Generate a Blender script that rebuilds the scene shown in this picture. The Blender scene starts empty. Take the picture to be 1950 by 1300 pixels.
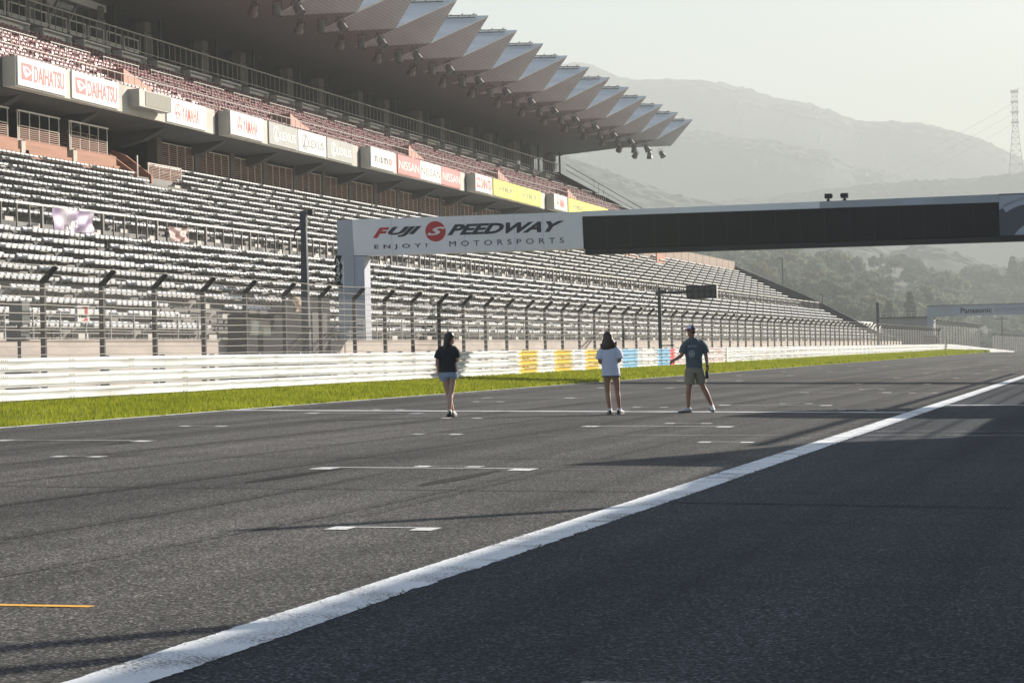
import bpy, bmesh, math, random
import numpy as np
from mathutils import Vector, Matrix
random.seed(7); rng = np.random.default_rng(7)
sc = bpy.context.scene
COL = sc.collection
R = math.radians

# ------------------------------------------------------------------ camera
cam_d = bpy.data.cameras.new("camera"); cam = bpy.data.objects.new("camera", cam_d); COL.objects.link(cam)
_r = Vector((0.97513743, 0.2204048, -0.02299361)); _u = Vector((0.02357331, 0.0, 0.99972211)); _f = Vector((-0.22034355, 0.97540849, 0.00519567))
cam.matrix_world = Matrix((( _r.x, _u.x, -_f.x, 0), (_r.y, _u.y, -_f.y, 0), (_r.z, _u.z, -_f.z, 1.44), (0, 0, 0, 1)))
cam_d.sensor_width = 36.0; cam_d.lens = 36.0 * 5200 / 1950
cam_d.clip_start = 0.1; cam_d.clip_end = 20000
sc.camera = cam

# ------------------------------------------------------------------ light
SUN_EL, SUN_AZ = 22.3, 34.8            # azimuth from +Y towards +X
w = bpy.data.worlds.new("World"); sc.world = w; w.use_nodes = True
nt = w.node_tree; nt.nodes.clear()
sky = nt.nodes.new("ShaderNodeTexSky"); sky.sky_type = 'NISHITA'; sky.sun_disc = False
sky.sun_elevation = R(SUN_EL); sky.sun_rotation = R(SUN_AZ); sky.dust_density = 1.2; sky.air_density = 1.0; sky.ozone_density = 1.0
bg = nt.nodes.new("ShaderNodeBackground"); bg.inputs[1].default_value = 0.058
wo = nt.nodes.new("ShaderNodeOutputWorld")
nt.links.new(sky.outputs[0], bg.inputs[0]); nt.links.new(bg.outputs[0], wo.inputs[0])
sl = bpy.data.lights.new("sun", 'SUN'); sl.energy = 5.0; sl.angle = R(0.5); sl.color = (1.0, 0.93, 0.82)
so = bpy.data.objects.new("sun", sl); COL.objects.link(so); so.location = (100, 150, 200)
sdir = Vector((math.sin(R(SUN_AZ)) * math.cos(R(SUN_EL)), math.cos(R(SUN_AZ)) * math.cos(R(SUN_EL)), math.sin(R(SUN_EL))))
so.rotation_euler = sdir.to_track_quat('Z', 'Y').to_euler()
sc.view_settings.view_transform = 'Standard'; sc.view_settings.look = 'None'
sc.view_settings.exposure = 1.38; sc.view_settings.gamma = 1.0
sc.cycles.use_denoising = True
sc.cycles.max_bounces = 8; sc.cycles.transparent_max_bounces = 24; sc.cycles.volume_bounces = 1

# ------------------------------------------------------------------ materials
def lin(c):
    return tuple(((x / 12.92) if x <= 0.04045 else ((x + 0.055) / 1.055) ** 2.4) for x in c)
def mat(name, col, rough=0.7, metal=0.0, var=0.0, vscale=3.0, bump=0.0, bscale=20.0, spec=0.5, stretch=None, detail=4.0, col2=None):
    m = bpy.data.materials.new(name); m.use_nodes = True
    t = m.node_tree; b = t.nodes["Principled BSDF"]
    b.inputs["Roughness"].default_value = rough; b.inputs["Metallic"].default_value = metal
    b.inputs["Specular IOR Level"].default_value = spec
    b.inputs["Base Color"].default_value = (*col, 1)
    if var or bump or col2:
        tc = t.nodes.new("ShaderNodeTexCoord")
        mp = t.nodes.new("ShaderNodeMapping"); t.links.new(tc.outputs["Object"], mp.inputs[0])
        if stretch: mp.inputs["Scale"].default_value = stretch
    if var or col2:
        n = t.nodes.new("ShaderNodeTexNoise"); n.inputs["Scale"].default_value = vscale; n.inputs["Detail"].default_value = detail
        t.links.new(mp.outputs[0], n.inputs["Vector"])
        cr = t.nodes.new("ShaderNodeValToRGB")
        a = col2 if col2 else tuple(max(0, c * (1 - var)) for c in col)
        bb = col if col2 else tuple(min(1, c * (1 + var)) for c in col)
        cr.color_ramp.elements[0].position = 0.32; cr.color_ramp.elements[1].position = 0.68
        cr.color_ramp.elements[0].color = (*a, 1); cr.color_ramp.elements[1].color = (*bb, 1)
        t.links.new(n.outputs["Fac"], cr.inputs[0]); t.links.new(cr.outputs[0], b.inputs["Base Color"])
    if bump:
        n2 = t.nodes.new("ShaderNodeTexNoise"); n2.inputs["Scale"].default_value = bscale; n2.inputs["Detail"].default_value = 3
        t.links.new(mp.outputs[0], n2.inputs["Vector"])
        bp = t.nodes.new("ShaderNodeBump"); bp.inputs["Strength"].default_value = bump; bp.inputs["Distance"].default_value = 0.02
        t.links.new(n2.outputs["Fac"], bp.inputs["Height"]); t.links.new(bp.outputs[0], b.inputs["Normal"])
    return m

def asphalt(name, base, warm, hi=1.5):
    m = bpy.data.materials.new(name); m.use_nodes = True
    t = m.node_tree; b = t.nodes["Principled BSDF"]; N = t.nodes.new; L = t.links.new
    tc = N("ShaderNodeTexCoord")
    def noise(scale, detail, sx=1, sy=1, rough=0.5):
        mp = N("ShaderNodeMapping"); mp.inputs["Scale"].default_value = (sx, sy, 1); L(tc.outputs["Object"], mp.inputs[0])
        n = N("ShaderNodeTexNoise"); n.inputs["Scale"].default_value = scale; n.inputs["Detail"].default_value = detail; n.inputs["Roughness"].default_value = rough
        L(mp.outputs[0], n.inputs["Vector"]); return n.outputs["Fac"]
    def ramp(f, p0, c0, p1, c1):
        r = N("ShaderNodeValToRGB"); r.color_ramp.elements[0].position = p0; r.color_ramp.elements[1].position = p1
        r.color_ramp.elements[0].color = (*c0, 1); r.color_ramp.elements[1].color = (*c1, 1); L(f, r.inputs[0]); return r.outputs[0]
    def mul(a, c, f=1.0):
        x = N("ShaderNodeMix"); x.data_type = 'RGBA'; x.blend_type = 'MULTIPLY'; x.inputs[0].default_value = f
        L(a, x.inputs[6]); L(c, x.inputs[7]); return x.outputs[2]
    g = ramp(noise(70, 3, rough=0.7), 0.30, tuple(c * 0.35 for c in base), 0.72, tuple(c * 1.75 for c in warm))
    big = ramp(noise(0.35, 5, 1.0, 0.25), 0.3, (0.66,) * 3, 0.75, (1.16,) * 3)
    lanes = ramp(noise(1.3, 3, 1.0, 0.012), 0.35, (0.64,) * 3, 0.62, (1.06,) * 3)
    seams = ramp(noise(0.9, 2, 0.012, 1.0), 0.36, (0.80,) * 3, 0.46, (1.0,) * 3)
    c = mul(mul(mul(g, big), lanes), seams, 0.6)
    vo = N("ShaderNodeTexVoronoi"); vo.inputs["Scale"].default_value = 72; L(tc.outputs["Object"], vo.inputs["Vector"])
    sx = N("ShaderNodeSeparateColor"); L(vo.outputs["Color"], sx.inputs[0])
    sp = ramp(sx.outputs[0], 0.1, (0.22,) * 3, 0.88, (hi,) * 3); e2 = sp.node.color_ramp.elements.new(0.965); e2.color = (hi * 2.6, hi * 2.55, hi * 2.5, 1); c = mul(c, sp)
    L(c, b.inputs["Base Color"])
    b.inputs["Roughness"].default_value = 0.75; b.inputs["Specular IOR Level"].default_value = 0.08
    bp = N("ShaderNodeBump"); bp.inputs["Strength"].default_value = 0.8; bp.inputs["Distance"].default_value = 0.006
    L(noise(85, 3, rough=0.7), bp.inputs["Height"]); L(bp.outputs[0], b.inputs["Normal"])
    return m

def worn_paint(name, col, wear=0.42, under=(0.05, 0.05, 0.052)):
    m = bpy.data.materials.new(name); m.use_nodes = True
    t = m.node_tree; b = t.nodes["Principled BSDF"]; N = t.nodes.new; L = t.links.new
    tc = N("ShaderNodeTexCoord")
    n1 = N("ShaderNodeTexNoise"); n1.inputs["Scale"].default_value = 45; n1.inputs["Detail"].default_value = 6; n1.inputs["Roughness"].default_value = 0.75
    n2 = N("ShaderNodeTexNoise"); n2.inputs["Scale"].default_value = 1.6; n2.inputs["Detail"].default_value = 4
    L(tc.outputs["Object"], n1.inputs["Vector"]); L(tc.outputs["Object"], n2.inputs["Vector"])
    ad = N("ShaderNodeMath"); ad.operation = 'MULTIPLY_ADD'; L(n2.outputs["Fac"], ad.inputs[0]); ad.inputs[1].default_value = 0.55; L(n1.outputs["Fac"], ad.inputs[2])
    r = N("ShaderNodeValToRGB"); r.color_ramp.elements[0].position = wear + 0.30; r.color_ramp.elements[1].position = wear + 0.42
    r.color_ramp.elements[0].color = (*under, 1); r.color_ramp.elements[1].color = (*col, 1)
    L(ad.outputs[0], r.inputs[0]); L(r.outputs[0], b.inputs["Base Color"]); b.inputs["Roughness"].default_value = 0.65
    bp = N("ShaderNodeBump"); bp.inputs["Strength"].default_value = 0.5; bp.inputs["Distance"].default_value = 0.006
    L(n1.outputs["Fac"], bp.inputs["Height"]); L(bp.outputs[0], b.inputs["Normal"])
    return m

M = {}
M['asphalt'] = asphalt("asphalt", (0.094, 0.091, 0.087), (0.098, 0.092, 0.086))
M['asphalt_pit_shaded'] = asphalt("asphalt_pit_shaded", (0.034, 0.039, 0.047), (0.035, 0.039, 0.046), 2.3)  # darkened and blued to deepen the shade lying on the pit lane
M['line'] = worn_paint("line_white", (0.82, 0.83, 0.84), 0.335)
M['line_thin'] = worn_paint("line_thin", (0.72, 0.72, 0.70), 0.34)
M['line_faint'] = worn_paint("line_faint", (0.30, 0.29, 0.28), 0.44)
M['orange'] = worn_paint("line_orange", (0.80, 0.40, 0.04), 0.25)
M['soil'] = mat("soil", (0.15, 0.165, 0.03), 0.95, col2=(0.10, 0.085, 0.045), vscale=0.9, bump=0.5, bscale=30)
M['service'] = mat("service_asphalt", (0.16, 0.15, 0.14), 0.9, var=0.25, vscale=1.5)
M['ground'] = mat("ground", (0.10, 0.12, 0.05), 0.95, var=0.4, vscale=0.05)
M['white_steel'] = mat("white_steel", (0.72, 0.72, 0.68), 0.4, 0.1, var=0.12, vscale=1.2, stretch=(1, 0.12, 5), detail=6)
M['post'] = mat("fence_post", (0.020, 0.017, 0.017), 0.6, 0.2, var=0.3, vscale=4)
M['cable'] = mat("cable", (0.22, 0.21, 0.20), 0.5, 0.7)
M['tier'] = mat("tier_concrete_shaded", (0.085, 0.062, 0.062), 0.9)  # concrete coloured as the shadow between the seat rows
M['equip'] = mat("equipment_grey", (0.10, 0.105, 0.11), 0.8)
M['timber'] = mat("timber", (0.33, 0.25, 0.20), 0.85, var=0.25, vscale=1.2, stretch=(1, 4, .5))
M['step'] = mat("step_concrete", (0.52, 0.49, 0.45), 0.85, var=0.1, vscale=1)
M['pink_box'] = mat("pink_terracotta", (0.50, 0.27, 0.21), 0.8, var=0.1, vscale=1.5, stretch=(1, .2, 4))
M['wall'] = mat("concrete_pink", (0.46, 0.39, 0.34), 0.85, var=0.16, vscale=1.0, bump=0.2, bscale=15, stretch=(1, .4, 2))
M['concrete'] = mat("concrete", (0.20, 0.19, 0.18), 0.9, var=0.22, vscale=0.9, bump=0.2, bscale=12, stretch=(1, .25, 1))
M['concrete_dark'] = mat("concrete_dark", (0.06, 0.058, 0.06), 0.9, var=0.2, vscale=0.6)  # concrete darkened to deepen the shade under deck and roof
M['fascia'] = mat("fascia_concrete", (0.48, 0.45, 0.39), 0.85, var=0.14, vscale=0.5)
M['seat_white'] = mat("seat_white", (0.74, 0.735, 0.72), 0.45, var=0.08, vscale=0.7)
M['seat_red'] = mat("seat_maroon", (0.36, 0.185, 0.195), 0.28, var=0.12, vscale=0.6)
M['steel_dark'] = mat("steel_dark", (0.03, 0.03, 0.032), 0.6, 0.3)
M['rail'] = mat("rail_steel", (0.33, 0.32, 0.30), 0.45, 0.4)
M['rail_light'] = mat("rail_light", (0.66, 0.64, 0.58), 0.5, 0.2)
M['rail_dark'] = mat("rail_weathered", (0.16, 0.145, 0.13), 0.7, 0.3)
M['terracotta'] = mat("terracotta", (0.34, 0.16, 0.10), 0.8, var=0.15, vscale=1.5, stretch=(1, .2, 3))
M['slat'] = mat("slat_brown", (0.34, 0.18, 0.125), 0.6, var=0.1, vscale=2)
M['slat_frame'] = mat("slat_frame", (0.60, 0.52, 0.44), 0.6)
M['column'] = mat("column_brown", (0.105, 0.085, 0.075), 0.85, var=0.15, vscale=1)
M['soffit'] = mat("roof_soffit", (0.185, 0.185, 0.19), 0.6, var=0.05, vscale=0.2)  # flat soffit set darker than the folds to deepen its shade
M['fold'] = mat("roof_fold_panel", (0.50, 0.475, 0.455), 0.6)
def ribbed():
    m = M['fold']; t = m.node_tree; b = t.nodes["Principled BSDF"]; N = t.nodes.new; L = t.links.new
    tc = N("ShaderNodeTexCoord"); wv = N("ShaderNodeTexWave"); wv.wave_type = 'BANDS'; wv.bands_direction = 'X'; wv.inputs["Scale"].default_value = 0.9; wv.inputs["Distortion"].default_value = 0
    mp = N("ShaderNodeMapping"); mp.inputs["Rotation"].default_value = (0, 0, R(38)); L(tc.outputs["Object"], mp.inputs[0]); L(mp.outputs[0], wv.inputs["Vector"])
    r = N("ShaderNodeValToRGB"); r.color_ramp.elements[0].position = 0.05; r.color_ramp.elements[1].position = 0.22
    r.color_ramp.elements[0].color = (0.50, 0.53, 0.56, 1); r.color_ramp.elements[1].color = (0.66, 0.70, 0.74, 1)
    n = N("ShaderNodeTexNoise"); n.inputs["Scale"].default_value = 0.35; n.inputs["Detail"].default_value = 5; L(tc.outputs["Object"], n.inputs["Vector"])
    r2 = N("ShaderNodeValToRGB"); r2.color_ramp.elements[0].position = 0.3; r2.color_ramp.elements[1].position = 0.7; r2.color_ramp.elements[0].color = (.82, .8, .79, 1); r2.color_ramp.elements[1].color = (1, 1, 1, 1); L(n.outputs["Fac"], r2.inputs[0])
    x = N("ShaderNodeMix"); x.data_type = 'RGBA'; x.blend_type = 'MULTIPLY'; x.inputs[0].default_value = 1; L(wv.outputs["Fac"], r.inputs[0]); L(r.outputs[0], x.inputs[6]); L(r2.outputs[0], x.inputs[7]); L(x.outputs[2], b.inputs["Base Color"])
ribbed()
M['roof_top'] = mat("roof_top", (0.62, 0.63, 0.63), 0.45, 0.1, var=0.12, vscale=0.5, stretch=(.3, 2, 1))
M['sign_white'] = mat("sign_white", (0.74, 0.73, 0.69), 0.5, var=0.04, vscale=0.4)
M['sign_red'] = mat("sign_red", (0.80, 0.16, 0.15), 0.5, var=0.05, vscale=0.4)
M['sign_grey'] = mat("sign_grey", (0.30, 0.30, 0.28), 0.5, var=0.05, vscale=0.4)
M['sign_yellow'] = mat("sign_yellow", (0.80, 0.70, 0.07), 0.5, var=0.04, vscale=0.4)
M['txt_red'] = mat("lettering_red", (0.70, 0.10, 0.10), 0.5)
M['txt_dark'] = mat("lettering_dark", (0.045, 0.05, 0.055), 0.5)
M['txt_grey'] = mat("lettering_grey", (0.20, 0.20, 0.20), 0.5)
M['txt_white'] = mat("lettering_white", (0.78, 0.78, 0.75), 0.5)
M['gantry'] = mat("gantry_panel", (0.82, 0.82, 0.83), 0.45, var=0.04, vscale=0.5)
M['gantry_grey'] = mat("gantry_grey", (0.40, 0.42, 0.45), 0.5, var=0.05, vscale=0.5)
M['gantry_grey2'] = mat("gantry_light_grey", (0.42, 0.44, 0.50), 0.5, var=0.05, vscale=0.5)
M['gantry_navy'] = mat("gantry_navy", (0.075, 0.09, 0.11), 0.5)
M['navy_txt'] = mat("lettering_navy", (0.012, 0.018, 0.035), 0.5)
M['red_txt'] = mat("lettering_crimson", (0.50, 0.02, 0.03), 0.5)
M['screen'] = mat("screen_black", (0.006, 0.010, 0.016), 0.28, spec=0.3)
M['seam'] = mat("screen_seam", (0.03, 0.035, 0.04), 0.4)
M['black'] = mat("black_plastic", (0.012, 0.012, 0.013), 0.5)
M['lens'] = mat("lamp_lens", (0.05, 0.05, 0.055), 0.35)
M['pole'] = mat("pole_paint", (0.06, 0.065, 0.075), 0.5, 0.3, var=0.1, vscale=2)
M['lamp_box'] = mat("floodlight_housing", (0.22, 0.21, 0.20), 0.5, 0.3)
M['hut'] = mat("hut_grey", (0.036, 0.037, 0.041), 0.95, spec=0.08, var=0.15, vscale=1)
M['glass'] = mat("booth_glass", (0.10, 0.13, 0.12), 0.12, spec=0.6)
M['display'] = mat("display_face", (0.15, 0.14, 0.10), 0.6, var=0.1, vscale=3)
M['banner'] = mat("banner_purple", (0.15, 0.09, 0.22), 0.6, col2=(0.34, 0.30, 0.33), vscale=1.6)
M['banner_red'] = mat("banner_red", (0.36, 0.28, 0.24), 0.6, col2=(0.26, 0.08, 0.08), vscale=2.2)
M['cloth'] = mat("cloth_tan", (0.42, 0.33, 0.25), 0.8, col2=(0.24, 0.15, 0.11), vscale=3.0, stretch=(1, 5, .3))
M['skin'] = mat("skin", (0.50, 0.30, 0.22), 0.5, var=0.06, vscale=6)
M['skin_tan'] = mat("skin_tan", (0.36, 0.20, 0.14), 0.5, var=0.06, vscale=6)
M['hair'] = mat("hair_dark", (0.018, 0.011, 0.009), 0.4, var=0.4, vscale=30, stretch=(8, 8, 1))
M['hair_brown'] = mat("hair_brown", (0.060, 0.024, 0.014), 0.4, var=0.5, vscale=30, stretch=(8, 8, 1))
M['shirt_black'] = mat("shirt_black", (0.010, 0.011, 0.016), 0.85, bump=0.4, bscale=8)
M['shirt_white'] = mat("shirt_white", (0.66, 0.68, 0.78), 0.85, bump=0.5, bscale=7)
M['shirt_slate'] = mat("shirt_slate", (0.085, 0.11, 0.125), 0.85, var=0.15, vscale=5, bump=0.5, bscale=7)
M['denim'] = mat("denim_light", (0.26, 0.32, 0.42), 0.9, var=0.2, vscale=12, bump=0.3, bscale=20)
M['shorts_navy'] = mat("shorts_navy", (0.035, 0.04, 0.055), 0.9)
M['shorts_khaki'] = mat("shorts_khaki", (0.27, 0.245, 0.175), 0.9, var=0.12, vscale=6, bump=0.4, bscale=9)
M['shoe'] = mat("shoe_white", (0.66, 0.64, 0.60), 0.6)
M['sole'] = mat("shoe_sole", (0.05, 0.045, 0.04), 0.7)
M['cap_red'] = mat("cap_red", (0.22, 0.015, 0.035), 0.8)
M['cap_navy'] = mat("cap_navy", (0.014, 0.018, 0.04), 0.8)
M['cap_white'] = mat("cap_white", (0.70, 0.70, 0.72), 0.8)
M['bark'] = mat("bark", (0.07, 0.05, 0.035), 0.9, var=0.3, vscale=4)
M['tower'] = mat("pylon_steel", (0.10, 0.10, 0.10), 0.5, 0.5)
M['hill'] = mat("forest_hill", (0.05, 0.068, 0.048), 0.95, var=0.6, vscale=0.012, detail=12)
M['hedge'] = mat("bank_grass", (0.13, 0.15, 0.05), 0.95, var=0.3, vscale=0.5)
M['house'] = mat("house_wall", (0.28, 0.26, 0.25), 0.85, var=0.1, vscale=0.5)
M['tyre'] = mat("rubber", (0.015, 0.015, 0.016), 0.8)

def leaf_mat(name, c1, c2):
    m = bpy.data.materials.new(name); m.use_nodes = True
    t = m.node_tree; t.nodes.clear(); N = t.nodes.new; L = t.links.new
    o = N("ShaderNodeOutputMaterial"); d = N("ShaderNodeBsdfDiffuse"); tr = N("ShaderNodeBsdfTranslucent"); mx = N("ShaderNodeMixShader"); mx.inputs[0].default_value = 0.35
    tc = N("ShaderNodeTexCoord"); n = N("ShaderNodeTexNoise"); n.inputs["Scale"].default_value = 0.8; n.inputs["Detail"].default_value = 5
    oi = N("ShaderNodeObjectInfo"); ad = N("ShaderNodeMath"); ad.operation = 'MULTIPLY_ADD'; ad.inputs[1].default_value = 0.35
    L(oi.outputs["Random"], ad.inputs[0]); L(tc.outputs["Object"], n.inputs["Vector"]); L(n.outputs["Fac"], ad.inputs[2])
    r = N("ShaderNodeValToRGB"); r.color_ramp.elements[0].position = 0.42; r.color_ramp.elements[1].position = 0.9
    r.color_ramp.elements[0].color = (*c1, 1); r.color_ramp.elements[1].color = (*c2, 1)
    L(ad.outputs[0], r.inputs[0]); L(r.outputs[0], d.inputs[0]); L(r.outputs[0], tr.inputs[0]); L(d.outputs[0], mx.inputs[1]); L(tr.outputs[0], mx.inputs[2]); L(mx.outputs[0], o.inputs[0])
    return m
M['leaf'] = leaf_mat("leaf_green", (0.085, 0.11, 0.08), (0.18, 0.215, 0.135))  # leaf colour paled to add to the distance haze
M['leaf_rust'] = leaf_mat("leaf_rust", (0.11, 0.10, 0.05), (0.22, 0.18, 0.09))
M['needle'] = leaf_mat("needle_green", (0.03, 0.05, 0.032), (0.06, 0.09, 0.055))
M['grass'] = leaf_mat("grass_blade", (0.17, 0.205, 0.014), (0.37, 0.39, 0.04))

def mesh_wire():
    m = bpy.data.materials.new("chain_link"); m.use_nodes = True
    t = m.node_tree; t.nodes.clear(); N = t.nodes.new; L = t.links.new
    o = N("ShaderNodeOutputMaterial"); tr = N("ShaderNodeBsdfTransparent"); p = N("ShaderNodeBsdfPrincipled"); mx = N("ShaderNodeMixShader")
    p.inputs["Base Color"].default_value = (0.10, 0.094, 0.088, 1); p.inputs["Metallic"].default_value = 0.0; p.inputs["Roughness"].default_value = 0.5
    tc = N("ShaderNodeTexCoord"); sx = N("ShaderNodeSeparateXYZ"); L(tc.outputs["Object"], sx.inputs[0])
    fs = []
    for sg in (1, -1):
        a = N("ShaderNodeMath"); a.operation = 'MULTIPLY_ADD'; L(sx.outputs[2], a.inputs[0]); a.inputs[1].default_value = sg * 1.0; L(sx.outputs[1], a.inputs[2])
        b = N("ShaderNodeMath"); b.operation = 'DIVIDE'; L(a.outputs[0], b.inputs[0]); b.inputs[1].default_value = 0.075
        f = N("ShaderNodeMath"); f.operation = 'FRACT'; L(b.outputs[0], f.inputs[0])
        l = N("ShaderNodeMath"); l.operation = 'LESS_THAN'; L(f.outputs[0], l.inputs[0]); l.inputs[1].default_value = 0.10; fs.append(l)
    mxm = N("ShaderNodeMath"); mxm.operation = 'MAXIMUM'; L(fs[0].outputs[0], mxm.inputs[0]); L(fs[1].outputs[0], mxm.inputs[1])
    L(mxm.outputs[0], mx.inputs[0]); L(tr.outputs[0], mx.inputs[1]); L(p.outputs[0], mx.inputs[2]); L(mx.outputs[0], o.inputs[0])
    return m
M['chain'] = mesh_wire()

def barrier_mat():
    # one painted steel material; the advert panels painted on the rails are bands along the barrier
    m = bpy.data.materials.new("barrier_paint"); m.use_nodes = True
    t = m.node_tree; b = t.nodes["Principled BSDF"]; N = t.nodes.new; L = t.links.new
    b.inputs["Roughness"].default_value = 0.42; b.inputs["Metallic"].default_value = 0.05
    tc = N("ShaderNodeTexCoord"); sx = N("ShaderNodeSeparateXYZ"); L(tc.outputs["Object"], sx.inputs[0])
    n = N("ShaderNodeTexNoise"); n.inputs["Scale"].default_value = 1.0; n.inputs["Detail"].default_value = 6
    mp = N("ShaderNodeMapping"); mp.inputs["Scale"].default_value = (1, .35, 5); L(tc.outputs["Object"], mp.inputs[0]); L(mp.outputs[0], n.inputs["Vector"])
    r = N("ShaderNodeValToRGB"); r.color_ramp.elements[0].position = 0.28; r.color_ramp.elements[1].position = 0.55
    r.color_ramp.elements[0].color = (0.56, 0.55, 0.53, 1); r.color_ramp.elements[1].color = (0.80, 0.81, 0.81, 1)
    L(n.outputs["Fac"], r.inputs[0]); cur = r.outputs[0]
    def band(a, bb):
        g = N("ShaderNodeMath"); g.operation = 'GREATER_THAN'; L(sx.outputs[1], g.inputs[0]); g.inputs[1].default_value = a
        l = N("ShaderNodeMath"); l.operation = 'LESS_THAN'; L(sx.outputs[1], l.inputs[0]); l.inputs[1].default_value = bb
        x = N("ShaderNodeMath"); x.operation = 'MULTIPLY'; L(g.outputs[0], x.inputs[0]); L(l.outputs[0], x.inputs[1]); return x.outputs[0]
    def over(cur, fac, col):
        x = N("ShaderNodeMix"); x.data_type = 'RGBA'; L(fac, x.inputs[0]); L(cur, x.inputs[6]); x.inputs[7].default_value = (*col, 1); return x.outputs[2]
    for a, bb, col in BANDS: cur = over(cur, band(a, bb), col)
    L(cur, b.inputs["Base Color"])
    return m
BANDS = [(110.5, 114.0, (0.80, 0.60, 0.09)), (117.6, 121.3, (0.80, 0.60, 0.09)), (124.6, 127.9, (0.80, 0.60, 0.09)),
         (134.1, 138.4, (0.26, 0.50, 0.68)), (144.5, 148.6, (0.26, 0.50, 0.68)), (148.6, 150.2, (0.75, 0.12, 0.12))]
M['barrier'] = barrier_mat()

# ------------------------------------------------------------------ mesh helpers
class MB:
    def __init__(s): s.v = []; s.f = []
    def add(s, vs, fs):
        o = len(s.v); s.v += [tuple(p) for p in vs]; s.f += [tuple(i + o for i in f) for f in fs]; return s
    def box(s, a, b):
        x0, y0, z0 = a; x1, y1, z1 = b
        return s.add([(x0, y0, z0), (x1, y0, z0), (x1, y1, z0), (x0, y1, z0), (x0, y0, z1), (x1, y0, z1), (x1, y1, z1), (x0, y1, z1)],
                     [(0, 3, 2, 1), (4, 5, 6, 7), (0, 1, 5, 4), (1, 2, 6, 5), (2, 3, 7, 6), (3, 0, 4, 7)])
    def prism_y(s, prof, y0, y1):            # prof: (x,z) closed loop, extruded along y
        n = len(prof)
        vs = [(x, y0, z) for x, z in prof] + [(x, y1, z) for x, z in prof]
        fs = [(i, (i + 1) % n, n + (i + 1) % n, n + i) for i in range(n)] + [tuple(range(n - 1, -1, -1)), tuple(range(n, 2 * n))]
        return s.add(vs, fs)
    def prism_x(s, prof, x0, x1):            # prof: (y,z)
        n = len(prof)
        vs = [(x0, y, z) for y, z in prof] + [(x1, y, z) for y, z in prof]
        fs = [(i, (i + 1) % n, n + (i + 1) % n, n + i) for i in range(n)] + [tuple(range(n - 1, -1, -1)), tuple(range(n, 2 * n))]
        return s.add(vs, fs)
    def bar(s, p, q, r, n=6, r2=None):
        p = Vector(p); q = Vector(q); d = (q - p).normalized()
        a = d.orthogonal().normalized(); b = d.cross(a); r2 = r if r2 is None else r2
        vs = []; 
        for k in range(n):
            t = 2 * math.pi * k / n; vs.append(p + (a * math.cos(t) + b * math.sin(t)) * r)
        for k in range(n):
            t = 2 * math.pi * k / n; vs.append(q + (a * math.cos(t) + b * math.sin(t)) * r2)
        fs = [(k, (k + 1) % n, n + (k + 1) % n, n + k) for k in range(n)] + [tuple(range(n - 1, -1, -1)), tuple(range(n, 2 * n))]
        return s.add(vs, fs)
    def grid(s, P):                            # P[i][j]
        n = len(P); m = len(P[0]); vs = [p for row in P for p in row]
        return s.add(vs, [(i * m + j, (i + 1) * m + j, (i + 1) * m + j + 1, i * m + j + 1) for i in range(n - 1) for j in range(m - 1)])
    def lathe(s, prof, c=(0, 0, 0), n=14):
        P = [[(c[0] + r * math.cos(2 * math.pi * k / n), c[1] + r * math.sin(2 * math.pi * k / n), c[2] + z) for r, z in prof] for k in range(n + 1)]
        return s.grid(P)
    def mesh(s, name, m, smooth=False, fix=True):
        me = bpy.data.meshes.new(name); me.from_pydata(s.v, [], s.f)
        if fix:
            bm = bmesh.new(); bm.from_mesh(me); bmesh.ops.recalc_face_normals(bm, faces=bm.faces); bm.to_mesh(me); bm.free()
        if m: me.materials.append(m)
        if smooth: me.polygons.foreach_set("use_smooth", [True] * len(me.polygons))
        return me
    def build(s, name, m, parent=None, smooth=False, fix=True):
        return link(name, s.mesh(name, m, smooth, fix), parent)
def link(name, me, parent=None):
    o = bpy.data.objects.new(name, me); COL.objects.link(o)
    if parent is not None: o.parent = parent
    return o
def tag(o, label, cat, group=None, kind=None):
    if label: o["label"] = label
    if cat: o["category"] = cat
    if group: o["group"] = group
    if kind: o["kind"] = kind
    return o
def struct(o, label=None):
    o["kind"] = "structure"
    if label: o["label"] = label
    return o
def thing(name, label, cat, loc=(0, 0, 0), rz=0.0, group=None):
    o = bpy.data.objects.new(name, None); COL.objects.link(o); o.location = loc; o.rotation_euler = (0, 0, rz); o.empty_display_size = 0.3
    return tag(o, label, cat, group)
def copy_tree(root, loc=None, rz=None, label=None, parent=None):
    r = root.copy(); COL.objects.link(r)
    if parent is not None: r.parent = parent
    if loc is not None: r.location = loc
    if rz is not None: r.rotation_euler = (0, 0, rz)
    if label: r["label"] = label
    for ch in root.children: copy_tree(ch, parent=r)
    return r
_dg = bpy.context.evaluated_depsgraph_get
def evaluated(o, name, m, smooth=True):
    bpy.context.view_layer.update()
    e = o.evaluated_get(_dg()); me = bpy.data.meshes.new_from_object(e); me.name = name
    me.materials.clear(); me.materials.append(m)
    if smooth: me.polygons.foreach_set("use_smooth", [True] * len(me.polygons))
    d = o.data; bpy.data.objects.remove(o)
    return me
def text_mesh(s, m, bold=0.0, shear=0.0, spacing=1.0, ext=0.01):
    cu = bpy.data.curves.new("lettering", 'FONT'); cu.body = s; cu.size = 1.0; cu.offset = bold; cu.shear = shear; cu.space_character = spacing; cu.extrude = ext; cu.resolution_u = 3
    o = bpy.data.objects.new("lettering", cu); COL.objects.link(o)
    me = evaluated(o, "lettering", m, False); bpy.data.curves.remove(cu)
    return me
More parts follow.
